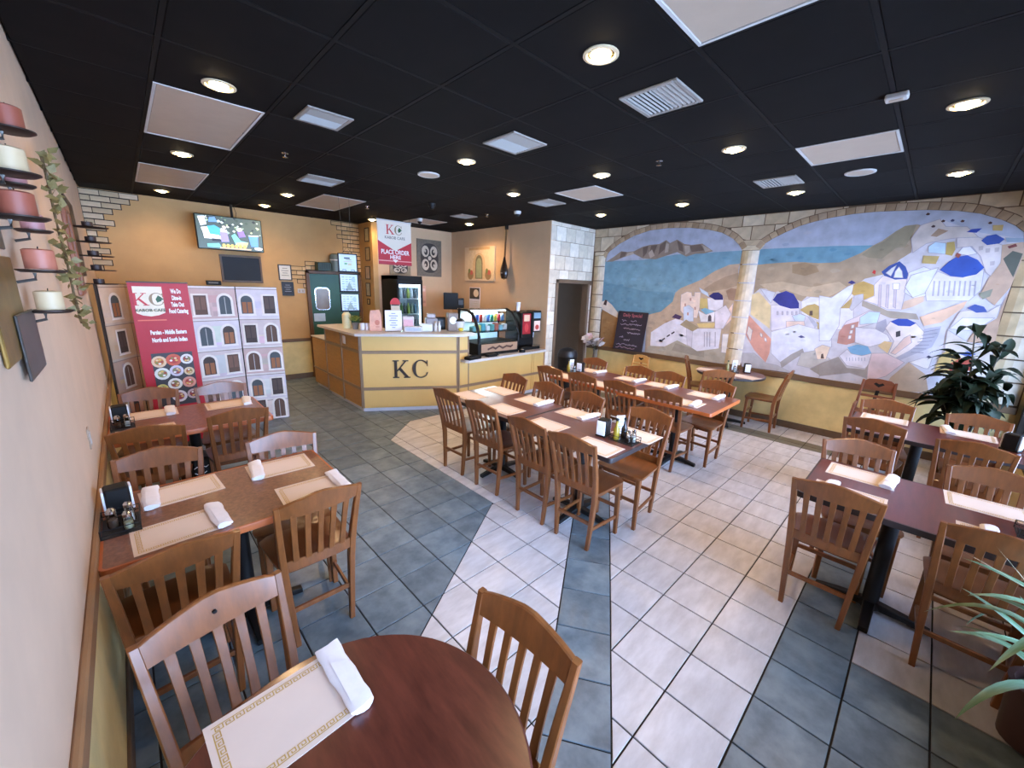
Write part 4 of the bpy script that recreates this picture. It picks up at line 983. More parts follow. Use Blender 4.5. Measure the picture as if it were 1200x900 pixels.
for x,y,d,n,w in ((-1.865,.215,4,-.125,'far side, wall end, of the nearer left table'),(-1.905,-.20,3,.14,'near side, wall end, of the nearer left table'),(-1.395,.215,-2,-.125,'far side, aisle end, of the nearer left table'),(-1.335,-.20,-2,.135,'near side, aisle end, of the nearer left table'),
  (-1.915,1.925,0,.12,'far side, wall end, of the further left table'),(-1.39,1.89,-1,.14,'far side, aisle end, of the further left table')):
    mat_set(x,y,d,'tan key-bordered placemat on the '+w,n,'white napkin roll on the '+w)
mat_set(-1.955,1.46,4,'placemat on the near side of the further left table')
for k,(x,y,n) in enumerate(((.93,.75,None),(.925,.26,-.14),(.93,-.28,-.14),(.875,-.925,None))):
    mat_set(x,y,90,'placemat on the far side of the middle table, %s from the counter'%ordn[k],n,'napkin roll on the far side of the middle table, %s from the counter'%ordn[k])
for k,(x,y) in enumerate(((.525,.815),(.505,.235),(.48,-.31),(.42,-.855))): mat_set(x,y,90,'placemat on the aisle side of the middle table, %s from the counter'%ordn[k])
for k,(x,y,n) in enumerate(((2.71,.80,-.13),(2.675,.195,-.14),(2.69,-.22,-.14),(2.65,-.78,-.14))):
    mat_set(x,y,90,'placemat on the mural side of the second table row, %s from the counter'%ordn[k],n,'napkin roll on the mural side of the second table row, %s from the counter'%ordn[k])
for k,(x,y,n) in enumerate(((2.13,.80,None),(2.13,.26,None),(2.13,-.25,None),(2.17,-.76,-.10))):
    mat_set(x,y,90,'placemat on the near side of the second table row, %s from the counter'%ordn[k],n,'napkin on the near side of the second table row, at its open end')
mat_set(1.365,-2.255,90,'placemat on the far side of the nearer right table, left one',-.14,'napkin roll at the far left placemat of the nearer right table')
mat_set(1.41,-2.80,92,'placemat on the far side of the nearer right table, right one')
mat_set(.955,-2.24,90,'placemat hidden behind a chair on the nearer right table',.09,'napkin behind the left chair of the nearer right table')
mat_set(.95,-2.84,90,'placemat behind the second chair of the nearer right table',.05,'napkin peeking over the second chair of the nearer right table')
mat_set(3.20,-2.245,90,'placemat before the high chair on the further right table')
mat_set(3.19,-2.785,90,'placemat under the palm on the further right table',.12,'napkin roll under the palm on the further right table')
mat_set(2.73,-2.255,90,'placemat on the near side of the further right table')
mat_set(4.20,-.73,75,'placemat at the right of the small round table'); mat_set(4.30,-.2,100,'placemat at the left of the small round table')
# ---- condiments ------------------------------------------------------------------------------------
glass = glass_mat('clear_glass',(235,240,240),.03,.9)
disp_nap = mat('dispenser_napkins',(232,234,240),.8,var=.05,scale=40,stretch=(1,1,8))
def dispenser(x,y,rz,label):
    t = thing('napkin_dispenser', label, 'napkin holder', (x,y,.7605), rz, 'black napkin dispensers')
    MB().box(-.052,-.044,0,.052,.044,.012,.004).box(-.044,-.042,.012,.044,.042,.135,.008).build('body', M['black'], t)
    for s in (-1,1): MB().box(s*.048-.005,-.036,.014,s*.048+.005,.036,.128,.003).build('napkin_stack', disp_nap, t)
def shaker(x,y,label,fill=(226,222,214),h=.07):
    t = thing('shaker', label, 'shaker', (x,y,.7625), group='glass table shakers')
    MB().lathe([(.019,0),(.021,.01),(.018,h*.8),(.015,h)],seg=12).build('jar', glass, t)
    MB().lathe([(.0165,.003),(.016,h*.55),(0,h*.55)],seg=12).build('contents', mat('shaker_fill_%d'%fill[0],fill,.8,var=.1), t)
    MB().lathe([(.0165,h),(.017,h+.014),(.010,h+.024),(0,h+.025)],seg=12).build('lid', chrome, t)
def bottle(x,y,label,col,h=.15):
    t = thing('sauce_bottle', label, 'bottle', (x,y,.7625))
    MB().lathe([(.022,0),(.024,.008),(.024,h*.55),(.011,h*.75),(.010,h)],seg=14).build('body', mat('oil_%d_%d'%(col[0],col[1]),col,.15,var=.05), t)
    MB().lathe([(.012,h),(.012,h+.018),(0,h+.019)],seg=12).build('cap', M['black'], t)
def caddy(x,y,rz,label,L=.2,W=.13):
    t = thing('condiment_caddy', label, 'caddy', (x,y,.7602), rz)
    MB().box(-W/2,-L/2,0,W/2,L/2,.0022).build('tray', M['blackm'], t)
    mb = MB()
    for z in (.018,.042): mb.tube([(-W/2,-L/2,z),(W/2,-L/2,z),(W/2,L/2,z),(-W/2,L/2,z)],.0022,6,closed=True)
    mb.build('wire_rail', M['blackm'], t)
    for sx in (-1,1):
        for sy in (-1,1): MB().tube([(sx*W/2,sy*L/2,.001),(sx*W/2,sy*L/2,.044)],.0026,6).build('wire_post', M['blackm'], t)
def card(x,y,rz,label):
    t = thing('table_card', label, 'card', (x,y,.7605), rz)
    MB().box(-.03,-.012,0,.03,.012,.006,.002).build('holder', glass, t); MB().box(-.035,-.002,.004,.035,.002,.16).build('sheet', napkin_m, t)
    a = Art(Frame((0,-.0021,0),(1,0,0),(0,0,1))); 
    for k in range(5): a.rect(-.022,.05+.018*k,.008+.012*(k%2),.057+.018*k,(150,160,176))
    a.build('print', paint_mat('print_paper',.6,.03), t)
caddy(-2.10,-.0,0,'black wire condiment rack by the wall on the nearer left table'); dispenser(-2.105,.16,.08,'black napkin dispenser on the nearer left table')
shaker(-2.125,.0,'glass shaker by the wall in the nearer left rack',(120,90,70)); shaker(-2.07,.03,'glass shaker on the aisle side of the nearer left rack'); shaker(-2.075,-.05,'front glass shaker in the nearer left rack',(206,200,160),.06)
caddy(-2.085,1.66,0,'black wire condiment rack on the further left table'); dispenser(-2.095,1.82,.05,'black napkin dispenser on the further left table')
shaker(-2.11,1.66,'wall-side glass shaker on the further left table',(120,90,70)); shaker(-2.06,1.67,'aisle-side glass shaker on the further left table')
caddy(.68,-.93,0,'black condiment rack at the open end of the middle table'); dispenser(.655,-.755,.1,'black napkin dispenser at the open end of the middle table')
bottle(.655,-.87,'yellow oil bottle in the middle table rack',(150,128,40)); bottle(.72,-.90,'dark vinegar bottle in the middle table rack',(34,24,22)); card(.77,-.83,-.6,'white card stand beside the bottles on the middle table')
shaker(.67,-.965,'pepper shaker in the middle table rack',(110,90,80)); shaker(.715,-.985,'salt shaker in the middle table rack')
caddy(2.40,.93,0,'black condiment rack at the doorway end of the second row'); dispenser(2.52,.87,.2,'black napkin dispenser at the doorway end of the second row'); bottle(2.385,.97,'oil bottle at the doorway end of the second row',(150,128,40)); shaker(2.42,.9,'shaker at the doorway end of the second row'); card(2.47,.99,-.5,'white card stand at the doorway end of the second row')
caddy(4.42,-.46,.4,'black condiment rack on the small round table'); dispenser(4.565,-.63,.5,'napkin dispenser on the small round table'); bottle(4.39,-.42,'oil bottle on the small round table',(150,140,90)); shaker(4.44,-.5,'shaker on the small round table'); card(4.53,-.47,-.9,'white card stand on the small round table')
dispenser(2.93,-3.0,1.2,'napkin dispenser at the right end of the further right table'); shaker(3.18,-3.0,'glass shaker at the right end of the further right table')
caddy(1.15,-2.98,0,'condiment rack at the right edge of the nearer right table'); dispenser(1.25,-3.02,1.,'napkin dispenser at the right edge of the nearer right table'); shaker(1.14,-2.95,'shaker at the right edge of the nearer right table')

# ================================================================== COUNTER
c_yel = mat('counter_yellow',(214,174,104),.5,var=.06,scale=2.); c_trim = mat('counter_trim',(140,116,92),.45,var=.08); c_top = mat('counter_top',(196,190,186),.35,var=.06,scale=20)
c_wood = mat('counter_side_wood',(178,128,66),.45,var=.12,stretch=(1,1,5)); c_kick = mat('counter_kick',(206,206,214),.5,var=.05)
A_, B_, C_, D_ = (.40,3.19),(1.60,2.475),(1.80,2.475),(.40,4.55)
ctr = thing('order_counter','tall yellow order counter with brown trim and KC lettering','counter',(.40,3.19,0))
def loc(p): return (p[0]-.40,p[1]-3.19)
MB().prism([loc(p) for p in (A_,B_,C_,(1.80,2.95),(1.62,3.02),(.95,3.42),(.95,4.55),D_)],.06,1.135).build('carcass', c_yel, ctr)
MB().prism([loc(p) for p in ((.42,4.5),(.42,3.22),(1.60,2.50),(1.78,2.50),(1.78,2.9),(.9,3.4),(.9,4.5))],0,.06).build('toe_kick', c_kick, ctr)
MB().prism([loc(p) for p in ((.30,4.60),(.31,3.14),(.36,3.10),(1.56,2.395),(1.62,2.375),(1.86,2.39),(1.90,2.43),(1.88,2.95),(1.66,3.06),(1.02,3.45),(1.0,4.60))],1.137,1.172).build('countertop', c_top, ctr)
def face(p, q, xs, side):
    u = Vector((q[0]-p[0],q[1]-p[1],0)); L = u.length; fr = Frame((p[0]-.40,p[1]-3.19,0), u, (0,0,1))
    def slab(a0,b0,a1,b1,d,m,name):
        vs = [fr.p(a0,b0),fr.p(a1,b0),fr.p(a1,b1),fr.p(a0,b1),fr.p(a0+.002,b0+.002,d),fr.p(a1-.002,b0+.002,d),fr.p(a1-.002,b1-.002,d),fr.p(a0+.002,b1-.002,d)]
        MB().add(vs,[(4,5,6,7),(0,1,5,4),(1,2,6,5),(2,3,7,6),(3,0,4,7)]).build(name, m, ctr, smooth=0)
    e = [x*L for x in xs]
    for a,b in zip(e,e[1:]):
        for z0,z1 in ((.075,.33),(.375,.875),(.92,1.13)): slab(a+.022,z0,b-.022,z1,.006,c_wood if side else c_yel,'panel')
    for z in (.3525,.8975): slab(0,z-.0225,L,z+.0225,.014,c_trim,'rail')
    for k,a in enumerate(e): slab(max(0,a-.022),.06,min(L,a+.022),1.135,.016,c_trim,'stile')
    return fr
face(D_,A_,(0,.5,1),True); frF = face(A_,B_,(0,1),False); face(B_,C_,(0,1),False)
# serif letters
def K_polys(x,y,w,h):
    q = lambda *P: [(x+a*w,y+b*h) for a,b in P]
    return [q((.10,.05),(.27,.05),(.27,.95),(.10,.95)), q((0,0),(.38,0),(.38,.055),(0,.055)), q((0,.945),(.38,.945),(.38,1),(0,1)),
            q((.26,.36),(.35,.42),(.84,.96),(.74,.96),(.26,.44)), q((.34,.50),(.47,.60),(.98,.04),(.78,.04)), q((.60,.945),(.96,.945),(.96,1),(.60,1)), q((.66,0),(1.06,0),(1.06,.055),(.66,.055))]
def C_polys(x,y,w,h):
    out = []; n = 22; cx, cy = x+w*.5, y+h*.5; P = []
    for i in range(n+1):
        a = math.radians(42+276*i/n); tk = .05+.17*max(0,-math.cos(a))**1.2
        P.append(((cx+w*.52*math.cos(a), cy+h*.52*math.sin(a)), (cx+w*(.52-tk)*math.cos(a)+.0*w, cy+h*(.52-.055-.02*max(0,-math.cos(a)))*math.sin(a))))
    for (o0,i0_),(o1,i1_) in zip(P,P[1:]): out.append([o0,o1,i1_,i0_])
    out.append([(x+w*.86,y+h*.98),(x+w*.93,y+h*.98),(x+w*.93,y+h*.66),(x+w*.89,y+h*.66)]); out.append([(x+w*.87,y+h*.30),(x+w*.95,y+h*.30),(x+w*.86,y+h*.10),(x+w*.80,y+h*.13)])
    return out
let_m = mat('letter_dark',(46,34,26),.45,var=.08)
def letter(polys, name):
    mb = MB()
    for P in polys:
        n = len(P); a = sum(P[i][0]*P[(i+1)%n][1]-P[(i+1)%n][0]*P[i][1] for i in range(n))
        if a < 0: P = P[::-1]
        vs = [frF.p(x,y,.006) for x,y in P]+[frF.p(x,y,.026) for x,y in P]
        mb.add(vs,[tuple(range(n,2*n))]+[(i,(i+1)%n,(i+1)%n+n,i+n) for i in range(n)])
    mb.build(name, let_m, ctr, smooth=0)
letter(K_polys(.44,.515,.235,.265),'letter_k'); letter(C_polys(.725,.515,.235,.265),'letter_c')
# half-height gate at the left end
gt = thing('counter_gate','low yellow cabinet at the wall end of the order counter','cabinet',(.42,4.56,0))
MB().box(0,0.0,.06,.5,.72,.90,.004).build('carcass', c_wood, gt); MB().box(.03,0,0,.5,.72,.06).build('toe_kick', c_kick, gt)
for z0,z1 in ((.08,.33),(.37,.88)): MB().box(-.012,.03,z0,0,.69,z1,.004).build('panel', c_wood, gt)
MB().box(-.014,0,.335,0,.72,.365,.003).build('rail', c_trim, gt); MB().box(-.02,0,.90,.5,.73,.92,.004).build('top', c_top, gt)
# low counter under the display case
lc = thing('low_counter','low yellow counter carrying the glass display case','counter',(1.62,2.47,0))
MB().box(.2,.0,.06,1.92,.62,.742).build('carcass', c_yel, lc); MB().box(.2,.02,0,1.92,.6,.06).build('toe_kick', c_kick, lc)
for a,b in ((.0,1.60),(1.64,1.92)):
    for z0,z1 in ((.075,.33),(.375,.735)): MB().box(a+.02,-.007,z0,b-.02,0,z1,.002).build('panel', c_yel, lc)
MB().box(.0,-.014,.33,1.92,0,.375,.003).build('rail', c_trim, lc); MB().box(1.60,-.010,.06,1.64,0,.742,.003).build('stile', c_yel, lc)
MB().prism([(.02,-.13),(.06,-.17),(1.6,-.09),(1.925,-.06),(1.925,.66),(.28,.66),(.28,-.0),(.02,-.0)],.744,.782).build('countertop', c_top, lc)

# ---- glass display case ----------------------------------------------------------------------------
CX, CY, CZ0 = 2.01, 2.50, .783
dcse = thing('display_case','curved glass refrigerated display case on the low counter','display case',(CX,CY,CZ0))
W = .90
def prof(s=1.): return [(0,.20),(0.0,.30),(.03,.42),(.09,.55),(.18,.66),(.30,.71)]
MB().box(0,0,0,W,.55,.20,.006).build('base', M['black'], dcse)
MB().box(.06,-.008,.05,W-.04,0,.185,.004).build('front_panel', mat('case_front_tan',(164,130,102),.5,var=.1), dcse)
a = Art(Frame((0,-.009,0),(1,0,0),(0,0,1))); a.line([(.2,.10),(.3,.13),(.36,.10),(.44,.14),(.52,.10),(.60,.13),(.7,.11),(.74,.13)],.03,(80,52,44)); a.build('script_mark', paint_mat('print_plastic',.5,.05), dcse)
for x in (.0,W-.035):
    mb = MB()
    P = prof(); mb.tube([(x+.017,y+.004,z) for y,z in P]+[(x+.017,.53,.71),(x+.017,.54,.2)],.026,8); mb.build('side_frame', M['black'], dcse)
    MB().add([(x+.017,y,z) for y,z in P]+[(x+.017,.53,.71),(x+.017,.53,.2)],[tuple(range(8))]).build('side_glass', glass, dcse, smooth=0)
P = prof(); MB().add([(x,y,z) for y,z in P for x in (.035,W-.035)],[(2*k,2*k+1,2*k+3,2*k+2) for k in range(5)]).build('curved_glass', glass, dcse)
MB().box(.0,.30,.70,W,.55,.725,.004).build('roof', chrome, dcse); MB().box(.035,.52,.20,W-.035,.545,.70).build('rear_door', mat('case_rear',(206,220,222),.3,var=.05), dcse)
MB().box(.05,.30,.685,W-.05,.34,.699).build('lamp_strip', mat('case_lamp',(225,245,250),.4,var=0,emit=7.), dcse)
for z,y0 in ((.36,.1),(.52,.16)): MB().box(.04,y0,z,W-.04,.5,z+.006).build('shelf', glass, dcse)
ldp = bpy.data.lights.new('case_glow','AREA'); ldp.shape='RECTANGLE'; ldp.size=W-.15; ldp.size_y=.05; ldp.energy=10.; ldp.color=(.85,.97,1.); lo = bpy.data.objects.new('case_glow',ldp); COL.objects.link(lo); lo.parent=dcse; lo.location=(W/2,.33,.68)
ORD = ['first','second','third','fourth','fifth','sixth','seventh','eighth','ninth']
canc = [(190,60,50),(60,90,170),(200,70,60),(220,220,224),(70,110,180),(60,140,120),(210,190,80),(180,50,60),(120,150,190),(90,160,150)]
for k in range(9):
    o = MB().lathe([(.026,0),(.03,.006),(.03,.10),(.024,.112),(0,.112)],seg=12).build('drink_can', mat('can_%d'%k,canc[k],.3,metal=.3,var=.08), None,(CX+.13+.08*k,CY+.30,CZ0+.527)); tag(o,'%s can on the upper shelf of the display case, %s from the left'%(['red','blue','scarlet','white','light blue','green','yellow','crimson','pale blue'][k],ORD[k]),'can','cans in the display case')
for k in range(8):
    o = MB().box(-.04,-.05,0,.04,.05,.085+.02*(k%3),.012).build('snack_box', mat('snack_%d'%k,[(120,190,190),(226,214,120),(90,170,180),(220,226,226),(110,180,170),(196,110,90),(140,190,200),(210,200,190)][k],.5,var=.12), None,(CX+.10+.098*k,CY+.27,CZ0+.367)); tag(o,'%s box on the lower shelf of the display case, %s from the left'%(['aqua','yellow','teal','white','sea-green','red-brown','pale blue','beige'][k],ORD[k]),'box','boxes in the display case')
# ---- coffee machine + things on the low counter
cm = thing('coffee_machine','black and red drink dispenser at the wall end of the low counter','drink machine',(3.02,2.50,.783)); cm.scale = (1,1,1.12)
MB().box(.02,.05,0,.50,.5,.05,.01).box(.02,.22,.05,.50,.5,.60,.012).box(.0,.05,.20,.24,.3,.60,.01).build('housing', M['black'], cm)
MB().box(.26,.04,.28,.49,.22,.62,.012).build('front_hood', M['black'], cm)
a = Art(Frame((0,.049,0),(1,0,0),(0,0,1))); a.rect(.02,.26,.22,.58,(150,24,34)); a.rect(.05,.46,.19,.56,(210,180,150)); a.disc(.12,.36,.05,.07,(190,60,60)); a.build('red_panel', paint_mat('print_plastic',.5,.05), cm)
a = Art(Frame((0,.039,0),(1,0,0),(0,0,1))); a.rect(.30,.30,.46,.46,(226,196,180)); a.disc(.38,.36,.05,.04,(176,60,50)); a.rect(.29,.50,.47,.59,(120,150,170)); a.build('label_panel', paint_mat('print_plastic',.5,.05), cm)
MB().lathe([(.014,.18),(.014,.28)],(.375,.12,0),10).build('spout', chrome, cm); MB().box(.27,.03,.05,.48,.22,.07,.004).build('drip_tray', chrome, cm)
cp = thing('paper_cup_stack','stack of white paper cups on top of the drink machine','cups',(3.22,2.86,1.458)); MB().lathe([(.030,0),(.040,.10),(.042,.104),(.038,.104)],seg=16).build('cup', napkin_m, cp); MB().lathe([(.036,.104),(.042,.15),(.044,.154),(0,.15)],seg=16).build('rim_cup', napkin_m, cp)
pp = thing('payment_terminal','black card terminal lying on the low counter','terminal',(1.80,2.36,.783),.2); MB().box(-.14,-.06,0,.14,.07,.05,.012).build('body', M['black'], pp); MB().box(-.11,-.04,.05,.02,.05,.056,.003).build('screen', mat('terminal_screen',(40,44,52),.2,var=.05), pp)
pp = thing('cable_box','small black box with coiled cable beside the display case','box',(2.2,2.40,.783)); MB().box(-.1,-.05,0,.1,.05,.045,.01).build('body', M['black'], pp); MB().tube([(.1,0,.02),(.15,-.02,.012),(.17,.03,.012),(.12,.05,.012)],.006).build('cable', M['black'], pp)
wl = thing('tape_roll','black and white roll lying before the drink machine','tape roll',(2.93,2.43,.783)); MB().lathe([(.03,0),(.055,0),(.055,.05),(.03,.05)],seg=18).build('roll', M['black'], wl); MB().lathe([(.012,.002),(.03,.002),(.03,.052),(.012,.052)],seg=16).build('core', M['white'], wl)
# ---- things on the order counter (top at 1.172)
CT = 1.173
pb = thing('soap_bottle','large cream pump bottle at the left end of the counter','pump bottle',(.50,3.86,CT)); MB().lathe([(.045,0),(.05,.01),(.05,.16),(.02,.2),(.018,.22)],seg=16).build('body', mat('cream_plastic',(226,216,170),.35,var=.04), pb)
MB().lathe([(.022,.22),(.022,.245),(.008,.25),(.008,.30)],seg=10).tube([(0,0,.30),(.0,-.0,.305),(-.05,-.02,.30)],.007).build('pump', M['white'], pb)
pl = thing('counter_plant','small green potted plant on the counter','plant',(.565,3.70,CT)); MB().lathe([(.03,0),(.042,.07),(.045,.075),(.038,.07),(0,.065)],seg=14).build('pot', mat('grey_pot',(120,120,122),.6,var=.1), pl)
lf = MB(); rnd = random.Random(3)
for k in range(70):
    a, e, r = rnd.uniform(0,2*PI), rnd.uniform(.1,1.5), rnd.uniform(.05,.085); c = Vector((math.cos(a)*math.cos(e)*r, math.sin(a)*math.cos(e)*r, .09+math.sin(e)*r*.8)); d = Vector((math.cos(a),math.sin(a),.5)).normalized()*.025; s = Vector((-math.sin(a),math.cos(a),0))*.012
    lf.add([c-d*.6,c+s,c+d,c-s],[(0,1,2,3)])
o = lf.build('foliage', mat('leaf_bright',(112,140,58),.5,var=.25), pl, smooth=0); o['kind'] = 'stuff'
for k,(x,y,lb) in enumerate(((.60,3.52,'left small white cup near the counter corner'),(.66,3.47,'right small white cup near the counter corner'))):
    t = thing('small_cup',lb,'cup',(x,y,CT)); MB().lathe([(.028,0),(.036,.08),(.034,.08),(.027,.006),(0,.006)],seg=14).build('bowl', napkin_m, t); MB().tube([(.034,0,.065),(.052,0,.055),(.05,0,.03),(.031,0,.02)],.004).build('handle', napkin_m, t)
bg = thing('paper_bag','pink paper takeout bag standing on the counter','bag',(.735,3.36,CT),-.5)
MB().add([(-.075,-.045,0),(.075,-.045,0),(.075,.045,0),(-.075,.045,0),(-.072,-.04,.20),(.072,-.04,.20),(.072,.04,.20),(-.072,.04,.20),(-.06,-.012,.262),(.05,-.008,.27),(.05,.010,.27),(-.06,.012,.255)],[(3,2,1,0),(0,1,5,4),(1,2,6,5),(2,3,7,6),(3,0,4,7),(4,5,9,8),(5,6,10,9),(6,7,11,10),(7,4,8,11),(8,9,10,11)]).build('body', mat('bag_pink',(222,168,146),.7,var=.12,scale=14), bg)
a = Art(Frame((0,-.0455,0),(1,0,-.0),(0,.02,1))); a.disc(.02,.11,.03,.035,(196,120,100)); a.rect(.0,.05,.045,.062,(190,120,104)); a.build('print', paint_mat('print_paper',.6,.03), bg)
sg = thing('acrylic_sign','white printed notice in a clear stand on the counter','sign',(.93,3.18,CT),-.5); MB().box(-.11,-.03,0,.11,.03,.006).build('stand', glass, sg); MB().box(-.105,-.003,.006,.105,.003,.27).build('sheet', napkin_m, sg)
a = Art(Frame((0,-.0032,0),(1,0,0),(0,0,1)))
for k,w_ in enumerate((.05,.11,.07,.1,.06,.09,.04)): a.rect(-w_/2,.225-.03*k,w_/2,.235-.03*k,(130,140,168))
a.build('print', paint_mat('print_paper',.6,.03), sg)
rs = thing('round_top_sign','tall counter card with a red half-round top','sign',(1.04,3.32,CT),-.5); MB().box(-.05,-.01,0,.05,.01,.30,.002).build('card', mat('card_beige',(206,186,160),.6,var=.05), rs)
a = Art(Frame((0,-.0105,0),(1,0,0),(0,0,1))); a.rect(-.045,.285,.045,.30,(40,36,36)); a.build('dark_band', paint_mat('print_paper',.6,.03), rs)
MB().add([(.058*math.cos(PI*k/10),-.008,.30+.075*math.sin(PI*k/10)) for k in range(11)]+[(.058*math.cos(PI*k/10),.008,.30+.075*math.sin(PI*k/10)) for k in range(11)],[tuple(range(11)),tuple(range(11,22))[::-1]]+[(k,k+11,k+12,k+1) for k in range(10)]).build('red_top', mat('sign_red',(196,30,34),.4,var=.05), rs)
def boxy(name,label,cat,x,y,w,d,h,m,rz=-.5,extra=None):
    t = thing(name,label,cat,(x,y,CT),rz); MB().box(-w/2,-d/2,0,w/2,d/2,h,min(.01,h*.1)).build('body', m, t)
    if extra: MB().box(-w/2*.8,-d/2-.003,h*.25,w/2*.8,-d/2,h*.8).build('front_label', extra, t)
    return t
boxy('brochure_holder','clear holder with pink leaflets on the counter','leaflet holder',1.14,3.12,.13,.06,.17,mat('leaflet_grey',(206,196,196),.4,var=.06),-.5,mat('leaflet_pink',(222,170,176),.6,var=.15,scale=30))
boxy('white_carton','flat white carton on the counter front','carton',1.145,2.985,.24,.08,.07,M['white'],-.5,mat('carton_blue',(170,180,206),.6,var=.15,scale=30))
boxy('card_tray','shallow tray of white cards on the counter','tray',1.36,2.98,.15,.09,.09,mat('tray_clear',(208,212,212),.3,var=.08),-.5)
for k,(x,y,lb) in enumerate(((1.47,2.88,'first white toothpick jar on the counter'),(1.53,2.87,'second white jar on the counter'))):
    t = thing('toothpick_jar',lb,'jar',(x,y,CT)); MB().lathe([(.018,0),(.02,.06),(.012,.08),(.012,.10),(0,.105)],seg=12).build('jar', M['white'], t); MB().lathe([(.013,.10),(.013,.118),(0,.12)],seg=12).build('cap', M['lens'], t)
boxy('cash_drawer','dark screen of the till facing the cashier','monitor',1.66,3.08,.22,.05,.20,M['black'],-.4,mat('till_back',(48,48,52),.4,var=.05))
_can = boxy('brown_canister','grey-brown box with a round white sticker on the counter','canister',1.745,2.83,.13,.10,.22,mat('canister_brown',(120,104,92),.5,var=.08),-.4)
a = Art(Frame((0,-.0505,0),(1,0,0),(0,0,1))); a.disc(0,.13,.042,.045,(226,230,240)); a.build('round_sticker', paint_mat('print_paper',.6,.03), _can)
lm = thing('lemon','yellow lemon lying on the counter','lemon',(1.82,2.70,CT+.03)); MB().lathe([(0,-.03),(.02,-.026),(.034,-.008),(.034,.01),(.02,.026),(0,.03)],seg=14,sx=1.25).build('fruit', mat('lemon_yellow',(206,186,60),.5,var=.1), lm)
cpw = thing('white_bucket','white tub with a black lid at the counter end','tub',(1.845,2.78,CT)); MB().lathe([(.05,0),(.068,.11),(.075,.115),(.072,.12),(.06,.118)],seg=18).build('tub', M['white'], cpw); MB().lathe([(.07,.119),(.06,.135),(.04,.15),(0,.155)],seg=18,sx=1.1).build('lid', M['black'], cpw)
tt = thing('till_tower','grey receipt printer behind the counter front','printer',(1.50,3.05,CT),-.45); MB().box(-.07,-.06,0,.07,.06,.15,.01).build('body', mat('printer_grey',(140,132,132),.4,var=.06), tt); MB().box(-.05,-.03,.15,.05,.04,.2,.008).build('hood', mat('printer_hood',(170,160,158),.4,var=.06), tt)
sc_ = thing('price_tag','white tag hanging at the counter side','tag',(.385,3.72,1.02)); MB().box(-.004,-.05,-.06,0,.05,.06).build('sheet', napkin_m, sc_); MB().tube([(-.002,0,.06),(.0,0,.115)],.003).build('hook', chrome, sc_)

for o in list(COL.objects):      # true sizes of the counter clutter
    if o.name.split('.')[0] in ('soap_bottle','counter_plant','small_cup','paper_bag','acrylic_sign','round_top_sign','brochure_holder','white_carton','card_tray','toothpick_jar','brown_canister','white_bucket','till_tower') and o.type == 'EMPTY': o.scale = (1.15,)*3 if o.name.split('.')[0] in ('paper_bag','acrylic_sign','white_carton') else (1.3,)*3
# ---- behind the counter ----------------------------------------------------------------------------
fg = thing('drinks_fridge','black upright drinks fridge with a glass door behind the counter','fridge',(1.84,4.74,0))
MB().box(0,.02,0,.03,.64,2.02).box(.52,.02,0,.55,.64,2.02).box(0,.61,0,.55,.64,2.02).box(0,.02,1.95,.55,.64,2.02).box(0,.02,0,.55,.64,.28).build('cabinet', M['black'], fg)
MB().box(.03,.58,.28,.52,.608,1.95).box(.031,.05,.28,.034,.6,1.95).box(.516,.05,.28,.519,.6,1.95).build('liner', mat('fridge_liner',(214,224,230),.4,var=.03), fg)
MB().box(0,0,.28,.035,.02,1.95,.004).box(.515,0,.28,.55,.02,1.95,.004).box(.035,0,1.86,.515,.02,1.95,.004).box(.035,0,.28,.515,.02,.33,.004).build('door_frame', M['black'], fg)
MB().box(.035,.008,.33,.515,.012,1.86).build('door_glass', glass, fg)
MB().box(.485,.025,.33,.505,.04,1.86).build('lamp_strip', mat('fridge_lamp',(225,240,255),.4,var=0,emit=9.), fg)
MB().box(.04,.03,1.80,.51,.06,1.86).build('header_lamp', mat('fridge_header',(200,225,255),.4,var=0,emit=3.), fg)
for z in (.62,.95,1.28,1.58): MB().box(.035,.06,z,.515,.58,z+.012).build('shelf', mat('fridge_shelf',(220,226,230),.4,var=.03), fg)
ldp = bpy.data.lights.new('fridge_glow','AREA'); ldp.shape='RECTANGLE'; ldp.size=.42; ldp.size_y=1.4; ldp.energy=12.; ldp.color=(.85,.95,1.); lo = bpy.data.objects.new('fridge_glow',ldp); COL.objects.link(lo); lo.parent=fg; lo.location=(.275,.03,1.1); lo.rotation_euler=(-PI/2,0,0)
fb = [(60,66,76),(40,60,70),(56,40,40),(150,170,60),(66,76,110),(200,206,210)]
bme = {}
for si,z in enumerate((.632,.962,1.292,1.592)):
    for k in range(6):
        col = fb[(k*2+si*3)%6] if si != 2 else [(70,76,84),(96,150,70),(60,70,80),(166,190,70),(90,110,96),(60,90,110)][k]
        kx = (col,)
        if kx not in bme: bme[kx] = MB().lathe([(.026,0),(.03,.01),(.03,.14),(.013,.18),(.012,.21),(0,.21)],seg=10).mesh('drink_bottle', mat('drink_%d_%d_%d'%col,col,.25,var=.1))
        o = link('drink_bottle', bme[kx], None, (1.84+.085+.075*k,4.74+.16,z)); tag(o,'bottle on the %s shelf of the drinks fridge, %s from the left'%(['bottom','lower middle','upper middle','top'][si],ORD[k]),'bottle','bottles on the %s fridge shelf'%['bottom','lower middle','upper middle','top'][si])
